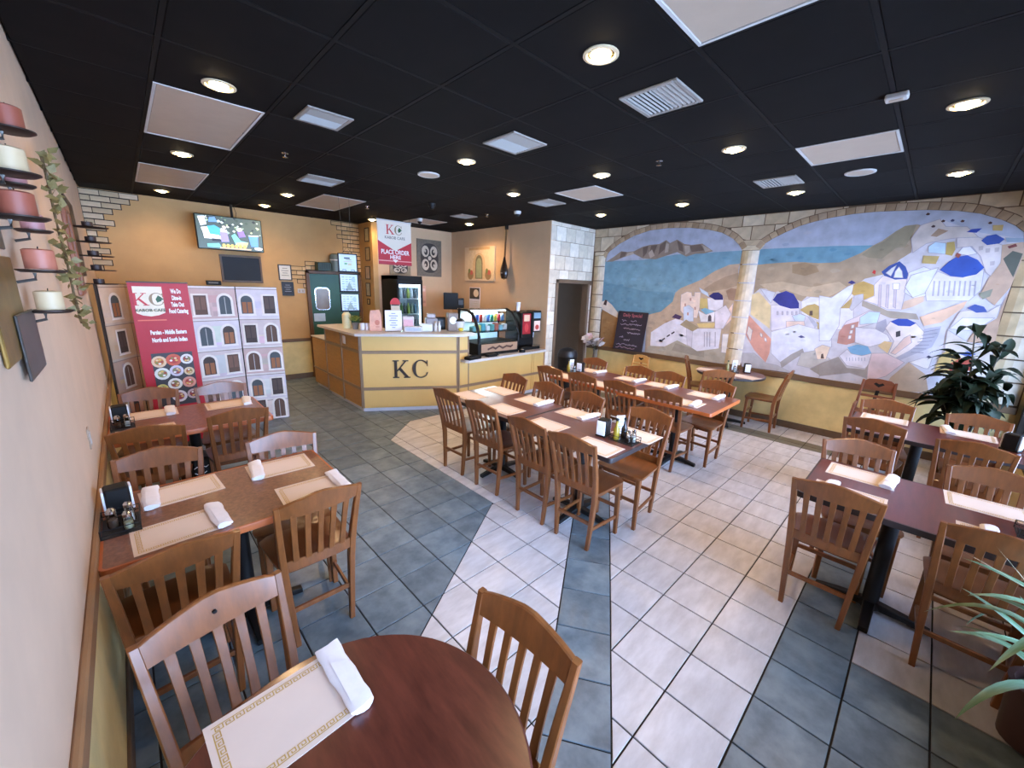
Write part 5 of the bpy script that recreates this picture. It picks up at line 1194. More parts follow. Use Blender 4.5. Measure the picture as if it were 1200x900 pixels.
# framed tile panels
def tile_panel(x0,x1,z0,z1,y,label,frame_c=(112,100,86)):
    t = thing('tile_panel',label,'wall art',((x0+x1)/2,y,(z0+z1)/2)); a_, b_ = (x1-x0)/2, (z1-z0)/2
    MB().box(-a_,-.02,-b_,a_,0,b_,.004).build('board', mat('panel_board_%d'%frame_c[0],frame_c,.6,var=.25,scale=30), t)
    a = Art(Frame((0,-.02,0),(1,0,0),(0,0,1))); dk, lt = (52,44,40), (196,180,158)
    a.poly([(a_*.72*math.copysign(abs(math.cos(2*PI*k/24))**.7,math.cos(2*PI*k/24)), b_*.8*math.copysign(abs(math.sin(2*PI*k/24))**.7,math.sin(2*PI*k/24))) for k in range(24)], dk)
    for sx in (-1,1):
        for sz in (-1,1):
            a.disc(sx*a_*.34,sz*b_*.36,a_*.30,b_*.31,lt); a.disc(sx*a_*.30,sz*b_*.33,a_*.15,b_*.17,dk); a.disc(sx*a_*.36,sz*b_*.38,a_*.07,b_*.08,lt)
    a.disc(0,0,a_*.14,b_*.12,lt); a.poly([(0,b_*.78),(a_*.16,b_*.6),(0,b_*.4),(-a_*.16,b_*.6)],dk); a.poly([(0,-b_*.78),(a_*.16,-b_*.6),(0,-b_*.4),(-a_*.16,-b_*.6)],dk)
    a.build('pattern', paint_mat('tile_pattern',.5,.08), t)
tile_panel(2.66,3.27,2.04,2.80,YA,'large square scroll-patterned tile panel on the alcove wall')
tile_panel(2.03,2.50,2.04,2.34,YA,'small scroll-patterned panel behind the red banner',(150,132,104))
# print of an arched window on the alcove side wall
FR_S = Frame((X3,0,0),(0,-1,0),(0,0,1))
t = thing('arch_picture','unframed picture of a stone arched window on the alcove wall','picture',(X3-.0,4.38,2.32)); MB().box(-.03,-.49,-.34,0,.49,.34,.003).build('canvas', mat('canvas_cream',(222,196,160),.6,var=.08), t)
a = Art(Frame((-.03,0,0),(0,-1,0),(0,0,1)))
a.rect(-.34,.28,.34,.33,(196,160,116)); a.rect(-.32,-.32,.32,.28,(214,190,156)); a.arch(-.2,-.30,.2,.22,(204,172,132)); a.arch(-.12,-.30,.12,.18,(120,110,84),.16); a.arch(-.09,-.28,.09,.12,(150,156,122),.13)
for x in (-.28,.3): a.disc(x,-.22,.1,.1,(150,120,84)); a.disc(x+.03,-.17,.05,.05,(190,90,80)); a.disc(x-.04,-.14,.04,.05,(120,124,70))
a.build('print', paint_mat('print_canvas',.6,.1,20), t)
# lute on the wall
lu = thing('long_lute','long-necked dark string instrument hanging on the alcove wall','instrument',(X3-.0,3.53,2.03))
vs = MB()
for k,(r,z) in enumerate(((.0,0),(.07,.03),(.105,.10),(.10,.18),(.06,.28),(.03,.36))): pass
vs.lathe([(.004,-.02),(.06,.0),(.085,.06),(.088,.13),(.07,.22),(.04,.32),(.02,.40)],(-.09,0,0),14,sx=.75).build('body', mat('lute_dark',(40,26,20),.25,var=.2,coat=.5), lu)
MB().sweep([(-.09,0,.36),(-.06,0,.92)],.022,.03).build('neck', mat('lute_neck',(92,62,40),.35,var=.15), lu); MB().box(-.08,-.03,.90,-.03,.03,.99,.008).build('head', M['black'], lu)
MB().lathe([(.03,0),(.03,.004)],(-.157,0,.1),12).build('sound_board', mat('lute_pale',(196,190,180),.4,var=.1), lu)
# black speakers / monitor on the alcove corner, calendar, notices
t = thing('wall_monitor','black monitor on a bracket in the alcove corner','monitor',(2.98,4.62,1.55),-.5); MB().box(-.15,-.03,-.17,.15,.03,.17,.01).build('screen_case', M['black'], t); MB().tube([(0,.03,0),(.12,.2,0),(.25,.75,.0)],.018).build('bracket', M['blackm'], t)
t = thing('wall_telephone','small black device beside the monitor','device',(3.23,4.62,1.49),-.5); MB().box(-.07,-.03,-.12,.07,.03,.12,.01).build('case', M['black'], t); MB().box(-.05,-.035,-.02,.05,-.03,.08,.003).build('panel', mat('device_grey',(50,50,54),.4,var=.05), t); MB().tube([(0,.03,0),(.1,.45,0),(.2,.79,0)],.012).build('bracket', M['blackm'], t)
t = thing('wall_calendar','paper calendar with a dark picture on the alcove side wall','calendar',(X3,4.55,1.60)); MB().box(-.004,-.18,-.24,0,.18,.24).build('sheet', napkin_m, t)
a = Art(Frame((-.004,0,0),(0,-1,0),(0,0,1))); a.rect(-.17,.02,.17,.23,(70,60,50)); a.disc(.05,.12,.09,.08,(226,206,180)); a.rect(-.17,-.0,.17,.04,(50,50,54)); 
for k in range(5): a.rect(-.15,-.06-.035*k,.15,-.055-.035*k,(190,170,150))
a.build('print', paint_mat('print_paper',.6,.03), t)
t = thing('wall_notice','pink paper notice beside the drinks fridge','notice',(2.80,YA,1.62)); MB().box(-.07,-.004,-.22,.07,0,.22).build('sheet', mat('notice_pink',(226,176,150),.7,var=.08), t); a = Art(Frame((0,-.004,0),(1,0,0),(0,0,1))); a.rect(-.05,.1,.05,.16,(236,206,190)); a.rect(-.05,-.15,.05,-.1,(206,150,130)); a.build('print', paint_mat('print_paper',.6,.03), t)
# ================================================================== BACK WALL
fwood = mat('door_frame_brown',(104,72,44),.5,var=.1); dgreen = mat('door_green',(44,92,76),.45,var=.06)
d1 = struct('door_1', MB().box(.66,YB-.03,0,1.60,YB-.005,2.0,.004), dgreen)
MB().box(.60,YB-.05,0,.665,YB,2.06,.006).box(1.595,YB-.05,0,1.66,YB,2.06,.006).box(.60,YB-.05,2.0,1.66,YB,2.06,.006).build('door_frame', fwood, d1)
def rrect(x0,z0,x1,z1,r,n=5): return rounded(x0,z0,x1,z1,r,n)
FR_DOOR = Frame((0,YB-.03,0),(1,0,0),(0,0,1))
mb = MB(); P = rrect(.75,1.33,1.0,1.73,.06); mb.add([FR_DOOR.p(x,z,.006) for x,z in P],[tuple(range(len(P)))]).build('vision_pane', mat('door_pane',(128,118,106),.25,var=.3,scale=3), d1, smooth=0)
P2 = rrect(.735,1.315,1.015,1.745,.07); n = len(P); MB().add([FR_DOOR.p(x,z,.004) for x,z in P]+[FR_DOOR.p(x,z,.012) for x,z in P]+[FR_DOOR.p(x,z,.012) for x,z in P2]+[FR_DOOR.p(x,z,0) for x,z in P2],[(k*n+i,k*n+(i+1)%n,(k+1)*n+(i+1)%n,(k+1)*n+i) for k in range(3) for i in range(n)]).build('pane_rim', chrome, d1)
MB().box(.69,YB-.036,1.10,.90,YB-.03,1.25,.002).build('push_plate', mat('push_plate',(186,190,186),.3,metal=.7,var=.1), d1)
MB().box(.68,YB-.034,.02,1.58,YB-.03,.30).build('kick_plate', mat('kick_plate',(70,70,66),.4,metal=.6,var=.1), d1)
def framed(name,label,cat,x,z,w,h,fc,pc,y=YB,lines=4,lc=(120,110,100)):
    t = thing(name,label,cat,(x,y,z)); a,b = w/2,h/2; fm = mat('frame_%d_%d_%d'%fc,fc,.4,var=.1); k = .018
    MB().box(-a,-.022,-b,a,0,-b+k,.003).box(-a,-.022,b-k,a,0,b,.003).box(-a,-.022,-b+k,-a+k,0,b-k,.003).box(a-k,-.022,-b+k,a,0,b-k,.003).build('frame', fm, t)
    MB().box(-a+k,-.012,-b+k,a-k,-.002,b-k).build('sheet', mat('sheet_%d_%d_%d'%pc,pc,.5,var=.05), t)
    ar = Art(Frame((0,-.012,0),(1,0,0),(0,0,1)))
    for i in range(lines): ar.rect(-a*.55*(1 if i%2 else .7), b*.5-i*b*.3, a*.55*(1 if i%2 else .7), b*.5-i*b*.3+b*.07, lc)
    ar.build('print', paint_mat('print_paper',.6,.03), t); return t
framed('certificate_frame','framed white certificate on the back wall left of the green door','picture frame',.26,2.0,.22,.28,(44,30,24),(222,214,196))
framed('black_plaque','black wall plaque under the framed certificate','plaque',.282,1.71,.20,.25,(22,20,22),(28,26,30),lines=4,lc=(150,150,150))
t = thing('switch_plate','white double switch plate beside the green door','switch',(.51,YB,1.675)); MB().box(-.065,-.008,-.04,.065,0,.04,.004).build('plate', M['white'], t)
for x in (-.03,.03): MB().box(x-.014,-.014,-.022,x+.014,-.008,.022,.003).build('rocker', M['lens'], t)
t = thing('blank_chalkboard','blank black chalkboard in a grey-brown frame under the television','chalkboard',(-.405,YB,2.025)); fm = mat('chalk_frame',(112,88,66),.5,var=.1)
MB().box(-.30,-.025,-.225,.30,0,-.19,.003).box(-.30,-.025,.19,.30,0,.225,.003).box(-.30,-.025,-.19,-.27,0,.19,.003).box(.27,-.025,-.19,.30,0,.19,.003).build('frame', fm, t); MB().box(-.27,-.012,-.19,.27,-.002,.19).build('board', mat('chalk_black',(30,27,28),.6,var=.15,scale=4), t)
t = thing('wall_box','small black box with a label on the back wall under the chalkboard','box',(-.83,YB,1.785)); MB().box(-.10,-.05,-.035,.10,0,.035,.005).build('case', M['black'], t); MB().box(-.07,-.053,-.012,.06,-.05,.014).build('label_strip', mat('box_label',(120,116,110),.5,var=.3,scale=60), t)
# television on a ceiling pole
tv = thing('television','flat television showing a bright picture, hung from the ceiling','television',(-.565,5.62,2.555),.03)
MB().box(-.445,-.02,-.255,.445,.03,.255,.008).build('case', M['black'], tv)
a = Art(Frame((0,-.0205,0),(1,0,0),(0,0,1))); W2,H2 = .432,.243
def tvx(u,v): return (-W2+2*W2*u, H2-2*H2*v)
def tvp(col,*p): a.poly([tvx(u/1000,v/1000) for u,v in p],col)
tvp((70,84,80),(0,0),(1000,0),(1000,1000),(0,1000))
rnd = random.Random(5)
for k in range(70):
    u,v = rnd.uniform(20,980), rnd.uniform(20,480)
    if u < 300 and v > 200: continue
    c = rnd.choice([(60,76,70),(150,170,160),(200,214,206),(100,130,96),(40,50,56),(176,190,150)]); r = rnd.uniform(14,34)
    tvp(c,(u-r,v),(u,v-r*1.4),(u+r,v),(u,v+r*1.4))
tvp((222,226,236),(30,60),(130,30),(150,280),(60,330)); tvp((110,150,226),(200,60),(280,30),(310,180),(180,200)); tvp((236,236,244),(60,380),(180,340),(320,560),(300,700),(90,700),(80,520))
tvp((80,170,216),(150,330),(260,280),(340,360),(330,580),(180,560)); tvp((230,234,240),(210,560),(340,600),(360,700),(200,720)); tvp((40,40,44),(200,690),(330,690),(330,770),(200,770))
tvp((150,140,220),(330,480),(440,440),(460,760),(340,780)); tvp((240,226,214),(370,290),(410,270),(440,330),(400,390)); tvp((200,210,236),(340,400),(440,390),(450,470),(340,480))
tvp((130,110,200),(600,420),(700,380),(730,560),(620,600)); tvp((240,226,214),(630,300),(670,290),(690,350),(640,380)); tvp((120,200,196),(500,560),(560,480),(640,700),(760,740),(720,880),(560,860)); tvp((226,216,130),(560,780),(760,740),(720,900),(580,890))
tvp((90,140,220),(770,500),(930,500),(920,860),(800,860)); tvp((220,230,244),(770,500),(940,480),(940,520),(780,530)); tvp((110,190,200),(120,860),(300,820),(330,960),(120,960))
for k in range(6): u = 370+k*64; tvp((226,190,90),(u-30,880),(u-14,830),(u+14,830),(u+30,880),(u+14,935),(u-14,935))
tvp((206,170,130),(320,930),(800,940),(790,980),(300,980)); tvp((226,226,230),(850,890),(930,860),(990,900),(960,960),(860,950))
a.build('screen_picture', paint_mat('tv_picture',.25,.05,20,emit=.6), tv)
MB().tube([(.06,.05,.1),(.06,.05,.45)],.018).build('pole', M['blackm'], tv); MB().box(-.04,.03,-.12,.16,.05,.12,.004).build('bracket', M['blackm'], tv)
MB().tube([(.10,.045,.2),(.12,.05,.33),(.09,.05,.455)],.004,6).build('cable', M['black'], tv)
# boxes on top of the door frame
t = thing('green_crate','dark green crate stored above the green door','crate',(.78,5.86,2.062)); MB().box(0,-.09,0,.24,.09,.006).box(0,-.09,.006,.24,-.08,.15,.003).box(0,.08,.006,.24,.09,.15,.003).box(0,-.08,.006,.01,.08,.15).box(.23,-.08,.006,.24,.08,.15).build('shell', mat('crate_green',(34,60,50),.5,var=.1), t)
for k in range(5): MB().box(.02+.044*k,-.093,.03,.045+.044*k,-.09,.13).build('rib', mat('crate_rib',(26,46,40),.5,var=.1), t)
t = thing('grey_tub','grey rounded tub stored above the green door','tub',(1.14,5.86,2.062)); MB().lathe([(.10,0),(.105,.02),(.105,.26),(.09,.31),(.05,.33),(0,.335)],seg=20,sy=.85).build('tub', mat('tub_grey',(96,110,106),.4,var=.1), t); MB().lathe([(.108,.20),(.11,.21),(.108,.22)],seg=20,sy=.85).build('band', M['white'], t)
# small frames on the pillar
for k,(y,z,w,h,lb,pc) in enumerate(((5.60,2.78,.20,.26,'top',(206,190,150)),(5.60,2.42,.20,.26,'second',(190,170,130)),(5.64,2.06,.22,.26,'third',(214,190,160)),(5.66,1.73,.20,.27,'fourth',(196,186,160)),(5.67,1.49,.12,.12,'lowest',(222,196,140)))):
    t = thing('pillar_frame','small framed picture on the pillar, %s of the column'%lb,'picture frame',(XJ,y,z),-PI/2); a_,b_ = w/2,h/2; fm = mat('pillar_frame_wood',(50,36,26),.45,var=.1)
    MB().box(-a_,-.015,-b_,a_,0,-b_+.018,.003).box(-a_,-.015,b_-.018,a_,0,b_,.003).box(-a_,-.015,-b_+.018,-a_+.018,0,b_-.018,.003).box(a_-.018,-.015,-b_+.018,a_,0,b_-.018,.003).build('frame', fm, t)
    MB().box(-a_+.018,-.008,-b_+.018,a_-.018,-.001,b_-.018).build('sheet', mat('pillar_sheet_%d'%k,pc,.5,var=.2,scale=16), t)

# ---- hanging banner --------------------------------------------------------------------------------
red_m = paint_mat('banner_print',.5,.03)
bn = thing('hanging_banner','red and white hanging banner reading PLACE ORDER HERE above the counter','banner',(1.43,4.0,2.515))
MB().box(-.30,-.003,-.345,.30,.003,.345).build('cloth', mat('banner_cloth',(226,210,190),.6,var=.03), bn)
fb_ = Frame((0,-.0035,0),(1,0,0),(0,0,1)); a = Art(fb_)
RED = (186,16,34)
a.poly([(-.30,-.345),(.30,-.345),(.30,.03),(0,-.12),(-.30,.03)],RED); a.rect(-.30,-.29,.30,-.275,(226,150,140)); a.poly([(-.05,-.262),(.05,-.262),(0,-.31)],(240,226,216)); a.rect(-.30,-.345,.30,-.315,(170,24,40))
def logo(a, x, y, s):                                   # red K, grey-green C with a leaf
    for P in K_polys(x-s*1.02,y,s*.95,s): a.poly(P,(196,34,44),True)
    for P in C_polys(x+.02*s,y,s*.95,s): a.poly(P,(150,120,84),True)
    a.poly([(x+.5*s,y+.24*s),(x+.78*s,y+.36*s),(x+.80*s,y+.66*s),(x+.6*s,y+.82*s),(x+.42*s,y+.5*s)],(34,84,44)); a.poly([(x+.70*s,y+.44*s),(x+.95*s,y+.48*s),(x+.82*s,y+.62*s)],(34,84,44))
a.d += .0003; logo(a,-.005,.135,.145); a.build('print', red_m, bn)
ink = mat('ink_dark',(64,44,44),.6,var=0); inkw = mat('ink_white',(244,236,230),.6,var=0); inkg = mat('ink_green',(34,70,44),.6,var=0)
text('logo_text','KABOB CAFE',.062,fb_,0,.062,.0045,ink,bn,.0004); text('banner_text','PLACE ORDER',.098,fb_,0,-.175,.004,inkw,bn,.0004,.0015,sx=.80); text('banner_text','HERE',.085,fb_,0,-.25,.004,inkw,bn,.0004,.0015)
for x in (-.28,.28): MB().tube([(x,0,.345),(x,0,H-2.515)],.0025,5).build('cord', M['blackm'], bn)
MB().box(-.31,-.008,.335,.31,.008,.352,.003).build('top_bar', M['white'], bn)
# ---- hanging menu boards ---------------------------------------------------------------------------
for k,(z,lb) in enumerate(((2.135,'top'),(1.855,'middle'),(1.575,'bottom'))):
    t = thing('menu_board','white menu board in a black frame, %s of the three hanging by the green door'%lb,'menu board',(.475,3.62,z),-.12)
    MB().box(-.14,-.012,-.135,.14,.012,-.110,.003).box(-.135,-.012,.12,.135,.012,.135,.003).box(-.135,-.012,-.118,-.12,.012,.12,.003).box(.12,-.012,-.118,.135,.012,.12,.003).build('frame', M['black'], t)
    MB().box(-.12,-.006,-.118,.12,.006,.12).build('panel', mat('menu_panel',(206,214,222),.35,var=.04), t)
    a = Art(Frame((0,-.006,0),(1,0,0),(0,0,1)))
    if k == 0:
        a.rect(-.05,.06,.03,.08,(70,80,80)); a.rect(-.03,.045,.05,.055,(150,150,90)); a.rect(-.06,.02,.06,.026,(200,150,140)); a.rect(-.05,-.02,-.01,.005,(120,170,120)); a.rect(0,-.03,.05,.0,(206,190,150)); a.rect(-.05,-.06,.05,-.05,(206,214,140))
    else:
        for i in range(6):
            for j in range(4): a.rect(-.10+.05*j,.08-.032*i,-.065+.05*j,.088-.032*i,[(130,140,150),(100,120,140),(160,170,160)][(i+j+k)%3])
        a.poly([(-.05,-.1),(.0,.02),(.06,-.1)],(150,160,150)); a.disc(.06,.05,.03,.03,(170,186,196))
    a.build('print', paint_mat('print_paper',.6,.03), t)
    for x in (-.06,.06): MB().tube([(x-.03,-.015,-.125),(x-.02,-.016,-.09),(x+.02,-.016,-.09),(x+.03,-.015,-.125)],.004,6).build('clip', M['blackm'], t)
    if k == 0:
        for x in (-.07,.07): MB().tube([(x,0,.135),(x+.02*(1 if x<0 else -1),0,.18),(x,0,H-z)],.0022,5).build('cord', M['blackm'], t)
        MB().tube([(-.06,0,.14),(-.02,0,.20),(0,0,.15),(.02,0,.20),(.06,0,.14)],.003,5).build('wire_bow', M['blackm'], t)
    else:
        for x in (-.1,.1): MB().tube([(x,0,.135),(x,0,.146)],.003,5).build('cord', M['blackm'], t)

# ---- printed folding screen and red roll sign ------------------------------------------------------
scr_m = paint_mat('screen_print',.65,.08,10)
sc = thing('folding_screen','folding screen printed with old building facades behind the left tables','folding screen',(0,0,0))
pts = [(-2.13,3.30),(-1.93,3.66),(-1.42,3.60),(-.93,3.68),(-.48,3.60)]
rnd = random.Random(11); SH = 1.775
for pi,(p,q) in enumerate(zip(pts,pts[1:])):
    u = Vector((q[0]-p[0],q[1]-p[1],0)); L = u.length; fr = Frame((p[0],p[1],.0),u,(0,0,1))
    vs = [fr.p(.006,.01,-.02),fr.p(L-.006,.01,-.02),fr.p(L-.006,SH,-.02),fr.p(.006,SH,-.02),fr.p(.006,.01),fr.p(L-.006,.01),fr.p(L-.006,SH),fr.p(.006,SH)]
    pan = MB().add(vs,[(0,3,2,1),(4,5,6,7),(0,1,5,4),(1,2,6,5),(2,3,7,6),(3,0,4,7)]).build('screen_panel', mat('screen_board',(60,52,46),.6,var=.1), sc, smooth=0)
    a = Art(fr)
    warm = [(196,164,132),(188,150,126),(204,176,150)]; cool = [(204,186,182),(196,166,158),(210,198,200),(200,190,206)]
    fl = [0.012,.30,.66,1.02,1.39,SH-.004]
    for r in range(5):
        z0,z1 = fl[r],fl[r+1]
        base = (warm if pi < 2 else cool)[(r*2+pi)%3]
        a.rect(.008,z0,L-.008,z1,base)
        for k in range(5): a.rect(.01+rnd.uniform(0,L-.12),z0+rnd.uniform(0,.25),.01+rnd.uniform(.05,L-.02),z0+rnd.uniform(.05,.3),tuple(min(255,max(0,c+rnd.randint(-14,14))) for c in base))
        a.rect(.008,z1-.022,L-.008,z1,(216,206,200) if pi > 1 else (190,170,150)); a.rect(.008,z1-.03,L-.008,z1-.022,(140,120,110))
        nw = 1 if L < .42 else 2
        for k in range(nw):
            wx_ = L*(k+.5)/nw+rnd.uniform(-.01,.01); ww = .062; wz0,wz1 = z0+.05,z0+.275
            if r == 0: wz0 = z0+.02
            ty = (r+k*2+pi)%3; dk = [(66,52,46),(92,66,52),(72,78,80)][(r*2+k+pi)%3]
            if pi == 0 and r < 2: ww = .08
            if ty == 0:
                a.rect(wx_-ww-.022,wz0-.012,wx_+ww+.022,wz1+.02,(222,210,198)); a.rect(wx_-ww,wz0,wx_+ww,wz1,dk); a.rect(wx_-ww*.85,wz0+.06,wx_-.006,wz1-.02,tuple(int(c*1.25) for c in dk)); a.rect(wx_+.006,wz0+.06,wx_+ww*.85,wz1-.02,tuple(int(c*1.25) for c in dk))
            else:
                a.arch(wx_-ww-.026,wz0-.012,wx_+ww+.026,wz1+.028,(224,214,204)); a.arch(wx_-ww,wz0,wx_+ww,wz1,dk)
                if ty == 1: a.rect(wx_-ww*.8,wz0+.01,wx_-.005,wz1-.08,(150,96,60)); a.rect(wx_+.005,wz0+.01,wx_+ww*.8,wz1-.08,(150,96,60))
                else: a.rect(wx_-.004,wz0,wx_+.004,wz1-.02,(170,166,160))
            a.rect(wx_-ww-.03,wz0-.024,wx_+ww+.03,wz0-.012,(230,222,214))
    a.build('facade_print', scr_m, pan)
for (x,y) in pts[1:4]: MB().tube([(x,y-.004,.012),(x,y-.004,SH)],.007,6).build('hinge', M['black'], sc)
rs_ = thing('roll_up_sign','tall red roll-up sign with the cafe logo, menu text and photos of dishes','sign',(-1.67,3.18,0),.02)
fs_ = Frame((0,-.006,0),(1,0,0),(0,.0,1)); PW, PH0, PH1 = .235, .06, 1.80
MB().box(-PW,-.005,PH0,PW,.0,PH1).build('sheet', mat('sign_sheet',(166,16,30),.5,var=.04), rs_)
MB().box(-PW-.02,-.06,0,PW+.02,.06,.05,.01).build('base', M['alu'], rs_); MB().tube([(0,.03,.05),(0,.02,PH1)],.01).build('support_pole', M['alu'], rs_); MB().box(-PW-.005,-.01,PH1,PW+.005,.008,PH1+.014,.003).build('top_rail', M['alu'], rs_)
a = Art(fs_); a.rect(-PW,PH0,PW,PH1,(178,16,34)); a.poly([(-PW+.03,1.765),(-PW+.255,1.765),(-PW+.255,1.50),(-PW+.20,1.475),(-PW+.14,1.465),(-PW+.08,1.475),(-PW+.03,1.50)],(236,222,196)); a.rect(-PW+.03,1.42,-PW+.255,1.432,(220,110,80)); logo(a,-PW+.142,1.575,.125)
a.rect(-PW+.08,.50,PW-.05,1.08,(58,52,54))
dishes = [(-.10,.99,.062,(226,190,150),(196,120,50)),(.02,1.0,.065,(206,90,60),(190,60,50)),(.13,1.0,.055,(222,214,206),(130,90,70)),(-.09,.86,.065,(226,222,210),(150,140,90)),(.03,.88,.06,(206,196,206),(140,110,110)),(.135,.865,.045,(214,190,150),(170,120,60)),(.0,.74,.062,(230,226,214),(140,100,70)),(.12,.745,.06,(216,150,130),(196,90,70)),(-.11,.70,.05,(206,190,100),(90,110,50)),(.02,.60,.065,(226,214,214),(150,70,80)),(.14,.61,.055,(196,170,170),(120,40,50))]
for x,y,r,c1,c2 in dishes:
    a.disc(x,y,r,r,c1); a.disc(x,y,r*.62,r*.62,c2)
    for k in range(5): a.disc(x+r*.36*math.cos(k*1.3+x*40),y+r*.36*math.sin(k*1.3+x*40),r*.2,r*.16,[(230,200,150),(120,140,70),(236,230,220),(170,60,50),(226,180,90)][k],8)
a.build('print', paint_mat('sign_print',.5,.04), rs_)
text('logo_text','KABOB CAFE',.040,fs_,-PW+.142,1.515,.0105,inkg,rs_,.0003,.0006)
for k,s in enumerate(('We Do','Dine-in','Take Out','Food Catering')): text('sign_text',s,.062,fs_,.128,1.70-.068*k,.0105,inkw,rs_,.0003,.003,sx=.43)
text('sign_text','Persian - Middle Eastern',.060,fs_,.02,1.28,.0105,inkw,rs_,.0003,.003,sx=.50); text('sign_text','North and South Indian',.060,fs_,.02,1.20,.0105,inkw,rs_,.0003,.003,sx=.50)
t = thing('black_bag','black box with white writing pushed under the further left table','box',(-1.69,1.46,0),0.); MB().box(-.055,-.1,0,.055,.1,.5,.015).build('body', M['black'], t)
a = Art(Frame((0,-.1005,0),(1,0,0),(0,0,1)))
for k in range(4): a.line([(-.045+.018*j,.42-.05*k+.012*((j+k)%2)) for j in range(6-k%2)],.006,(210,206,206))
a.build('writing', paint_mat('print_paper',.6,.03), t)

# ================================================================== LEFT WALL
iron = mat('sconce_iron',(58,44,38),.5,metal=.6,var=.15); patina = mat('sconce_patina',(120,96,56),.45,metal=.6,col2=(150,118,60),scale=9.); steel = mat('sconce_steel',(92,88,84),.4,metal=.7,var=.15)
CANDLE = dict(red=mat('candle_red',(150,78,58),.5,var=.08),cream=mat('candle_cream',(206,178,138),.5,var=.06),mauve=mat('candle_mauve',(176,120,116),.5,var=.06),terra=mat('candle_terracotta',(184,108,84),.5,var=.06))
sn = thing('candle_sconce','metal wall sconce with stacked round plates, nearest the camera','wall sconce',(XL,-.45,1.6))
MB().box(.003,-.36,.04,.012,.02,.32,.003).build('back_sheet', patina, sn); MB().box(.013,-.18,-.03,.020,.13,.16,.003).build('lower_sheet', steel, sn); MB().box(.003,-.28,.34,.010,.0,.72,.003).build('upper_sheet', steel, sn)
plates = [(-.33,2.295,.056,'red'),(-.53,2.143,.058,'cream'),(-.36,2.134,.044,'mauve'),(-.60,2.021,.060,'red'),(-.20,2.013,.046,'mauve'),(-.37,1.881,.058,'terra'),(-.32,1.750,.054,'cream')]
for y,z,r,c in plates:
    x = XL+.006+r
    MB().lathe([(0,-.004),(r*.8,-.004),(r,.002),(r,.006),(r*.85,.003),(0,.002)],(.006+r,y+.45,z-1.6),22).build('plate', iron, sn)
    MB().tube([(.006+r*.7,y+.45,z-1.605),(.006+r*.7,y+.45,z-1.625),(.006,y+.44,z-1.635)],.005,6).build('arm', steel, sn)
for k,(y,z,r,c) in enumerate(plates):
    x = XL+.006+r; h = .062 if c != 'mauve' else .05; rr = r*.62
    t = thing('candle','%s pillar candle on the %s plate of the near sconce'%({'red':'brown-red','cream':'cream','mauve':'mauve','terra':'terracotta'}[c],['highest','second highest','small second','third','small third','long middle','lowest'][k]),'candle',(x,y,z+.007))
    MB().lathe([(0,0),(rr,0),(rr,h-.004),(rr-.006,h),(0,h-.008)],seg=20).build('wax', CANDLE[c], t); MB().tube([(0,0,h-.01),(.002,0,h+.008)],.0015,5).build('wick', M['black'], t)
sn2 = thing('dark_sconce','dark metal wall sconce with plates, far along the left wall','wall sconce',(XL,3.0,1.75)); MB().box(.003,-.5,.1,.012,.5,.75,.003).build('back_sheet', iron, sn2)
for k in range(5): MB().lathe([(0,-.004),(.10,-.004),(.115,.004),(.1,.002),(0,.002)],(.125,-.36+.05*(k%2),.50-.115*k),18).build('plate', iron, sn2); 
for k in range(5): t = thing('dark_candle','dark candle on the far sconce, %s from the top'%['first','second','third','fourth','fifth'][k],'candle',(XL+.11,3.0-.36+.05*(k%2),1.75+.503-.115*k)); MB().lathe([(0,0),(.035,0),(.035,.04),(0,.038)],seg=14).build('wax', mat('candle_dark',(70,50,44),.5,var=.1), t); MB().tube([(0,0,.035),(0,0,.05)],.0015,5).build('wick', M['black'], t)
mi = thing('copper_picture','tall narrow copper-wood frame on the left wall','picture frame',(XL,2.32,2.05)); cw = mat('copper_wood',(142,84,56),.35,var=.2,stretch=(1,1,4)); 
MB().box(.0,-.22,-.34,.028,.22,-.28,.006).box(0,-.22,.28,.028,.22,.34,.006).box(0,-.22,-.28,.028,-.16,.28,.006).box(0,.16,-.28,.028,.22,.28,.006).build('frame', cw, mi); MB().box(.002,-.16,-.28,.012,.16,.28).build('picture', mat('dark_picture',(62,50,40),.4,var=.4,scale=6), mi)
ga = thing('leaf_garland','dry leaf and berry garland hanging on the left wall','garland',(XL+.03,.80,1.60)); gp = [(.02,-.05+.03*math.sin(k*.9)+.012*k,.82-.0545*k) for k in range(16)]
MB().tube(gp,.006,6).build('stem', mat('vine_brown',(98,78,48),.7,var=.2), ga)
rnd = random.Random(9); lfm = mat('leaf_dry',(128,116,70),.6,var=.35,scale=20); lme = MB().add([(0,0,0),(.018,.012,.02),(.008,.0,.055),(-.016,-.01,.022)],[(0,1,2,3)]).mesh('leaf', lfm, 0)
for k in range(110):
    p = gp[rnd.randrange(16)]; o = link('leaf', lme, ga, (p[0]+rnd.uniform(-.012,.03),p[1]+rnd.uniform(-.035,.035),p[2]+rnd.uniform(-.03,.03))); o.rotation_euler = (rnd.uniform(-1.6,1.6),rnd.uniform(-.5,1.6),rnd.uniform(0,6.2)); s = rnd.uniform(.7,1.15); o.scale = (s,s,s)
t = thing('wall_socket','cream socket plate low on the left wall above the tables','socket',(XL,.62,1.02)); MB().box(0,-.035,-.057,.006,.035,.057,.003).build('plate', M['lens'], t); MB().box(.006,-.016,-.035,.010,.016,.035,.002).build('outlet', M['white'], t)

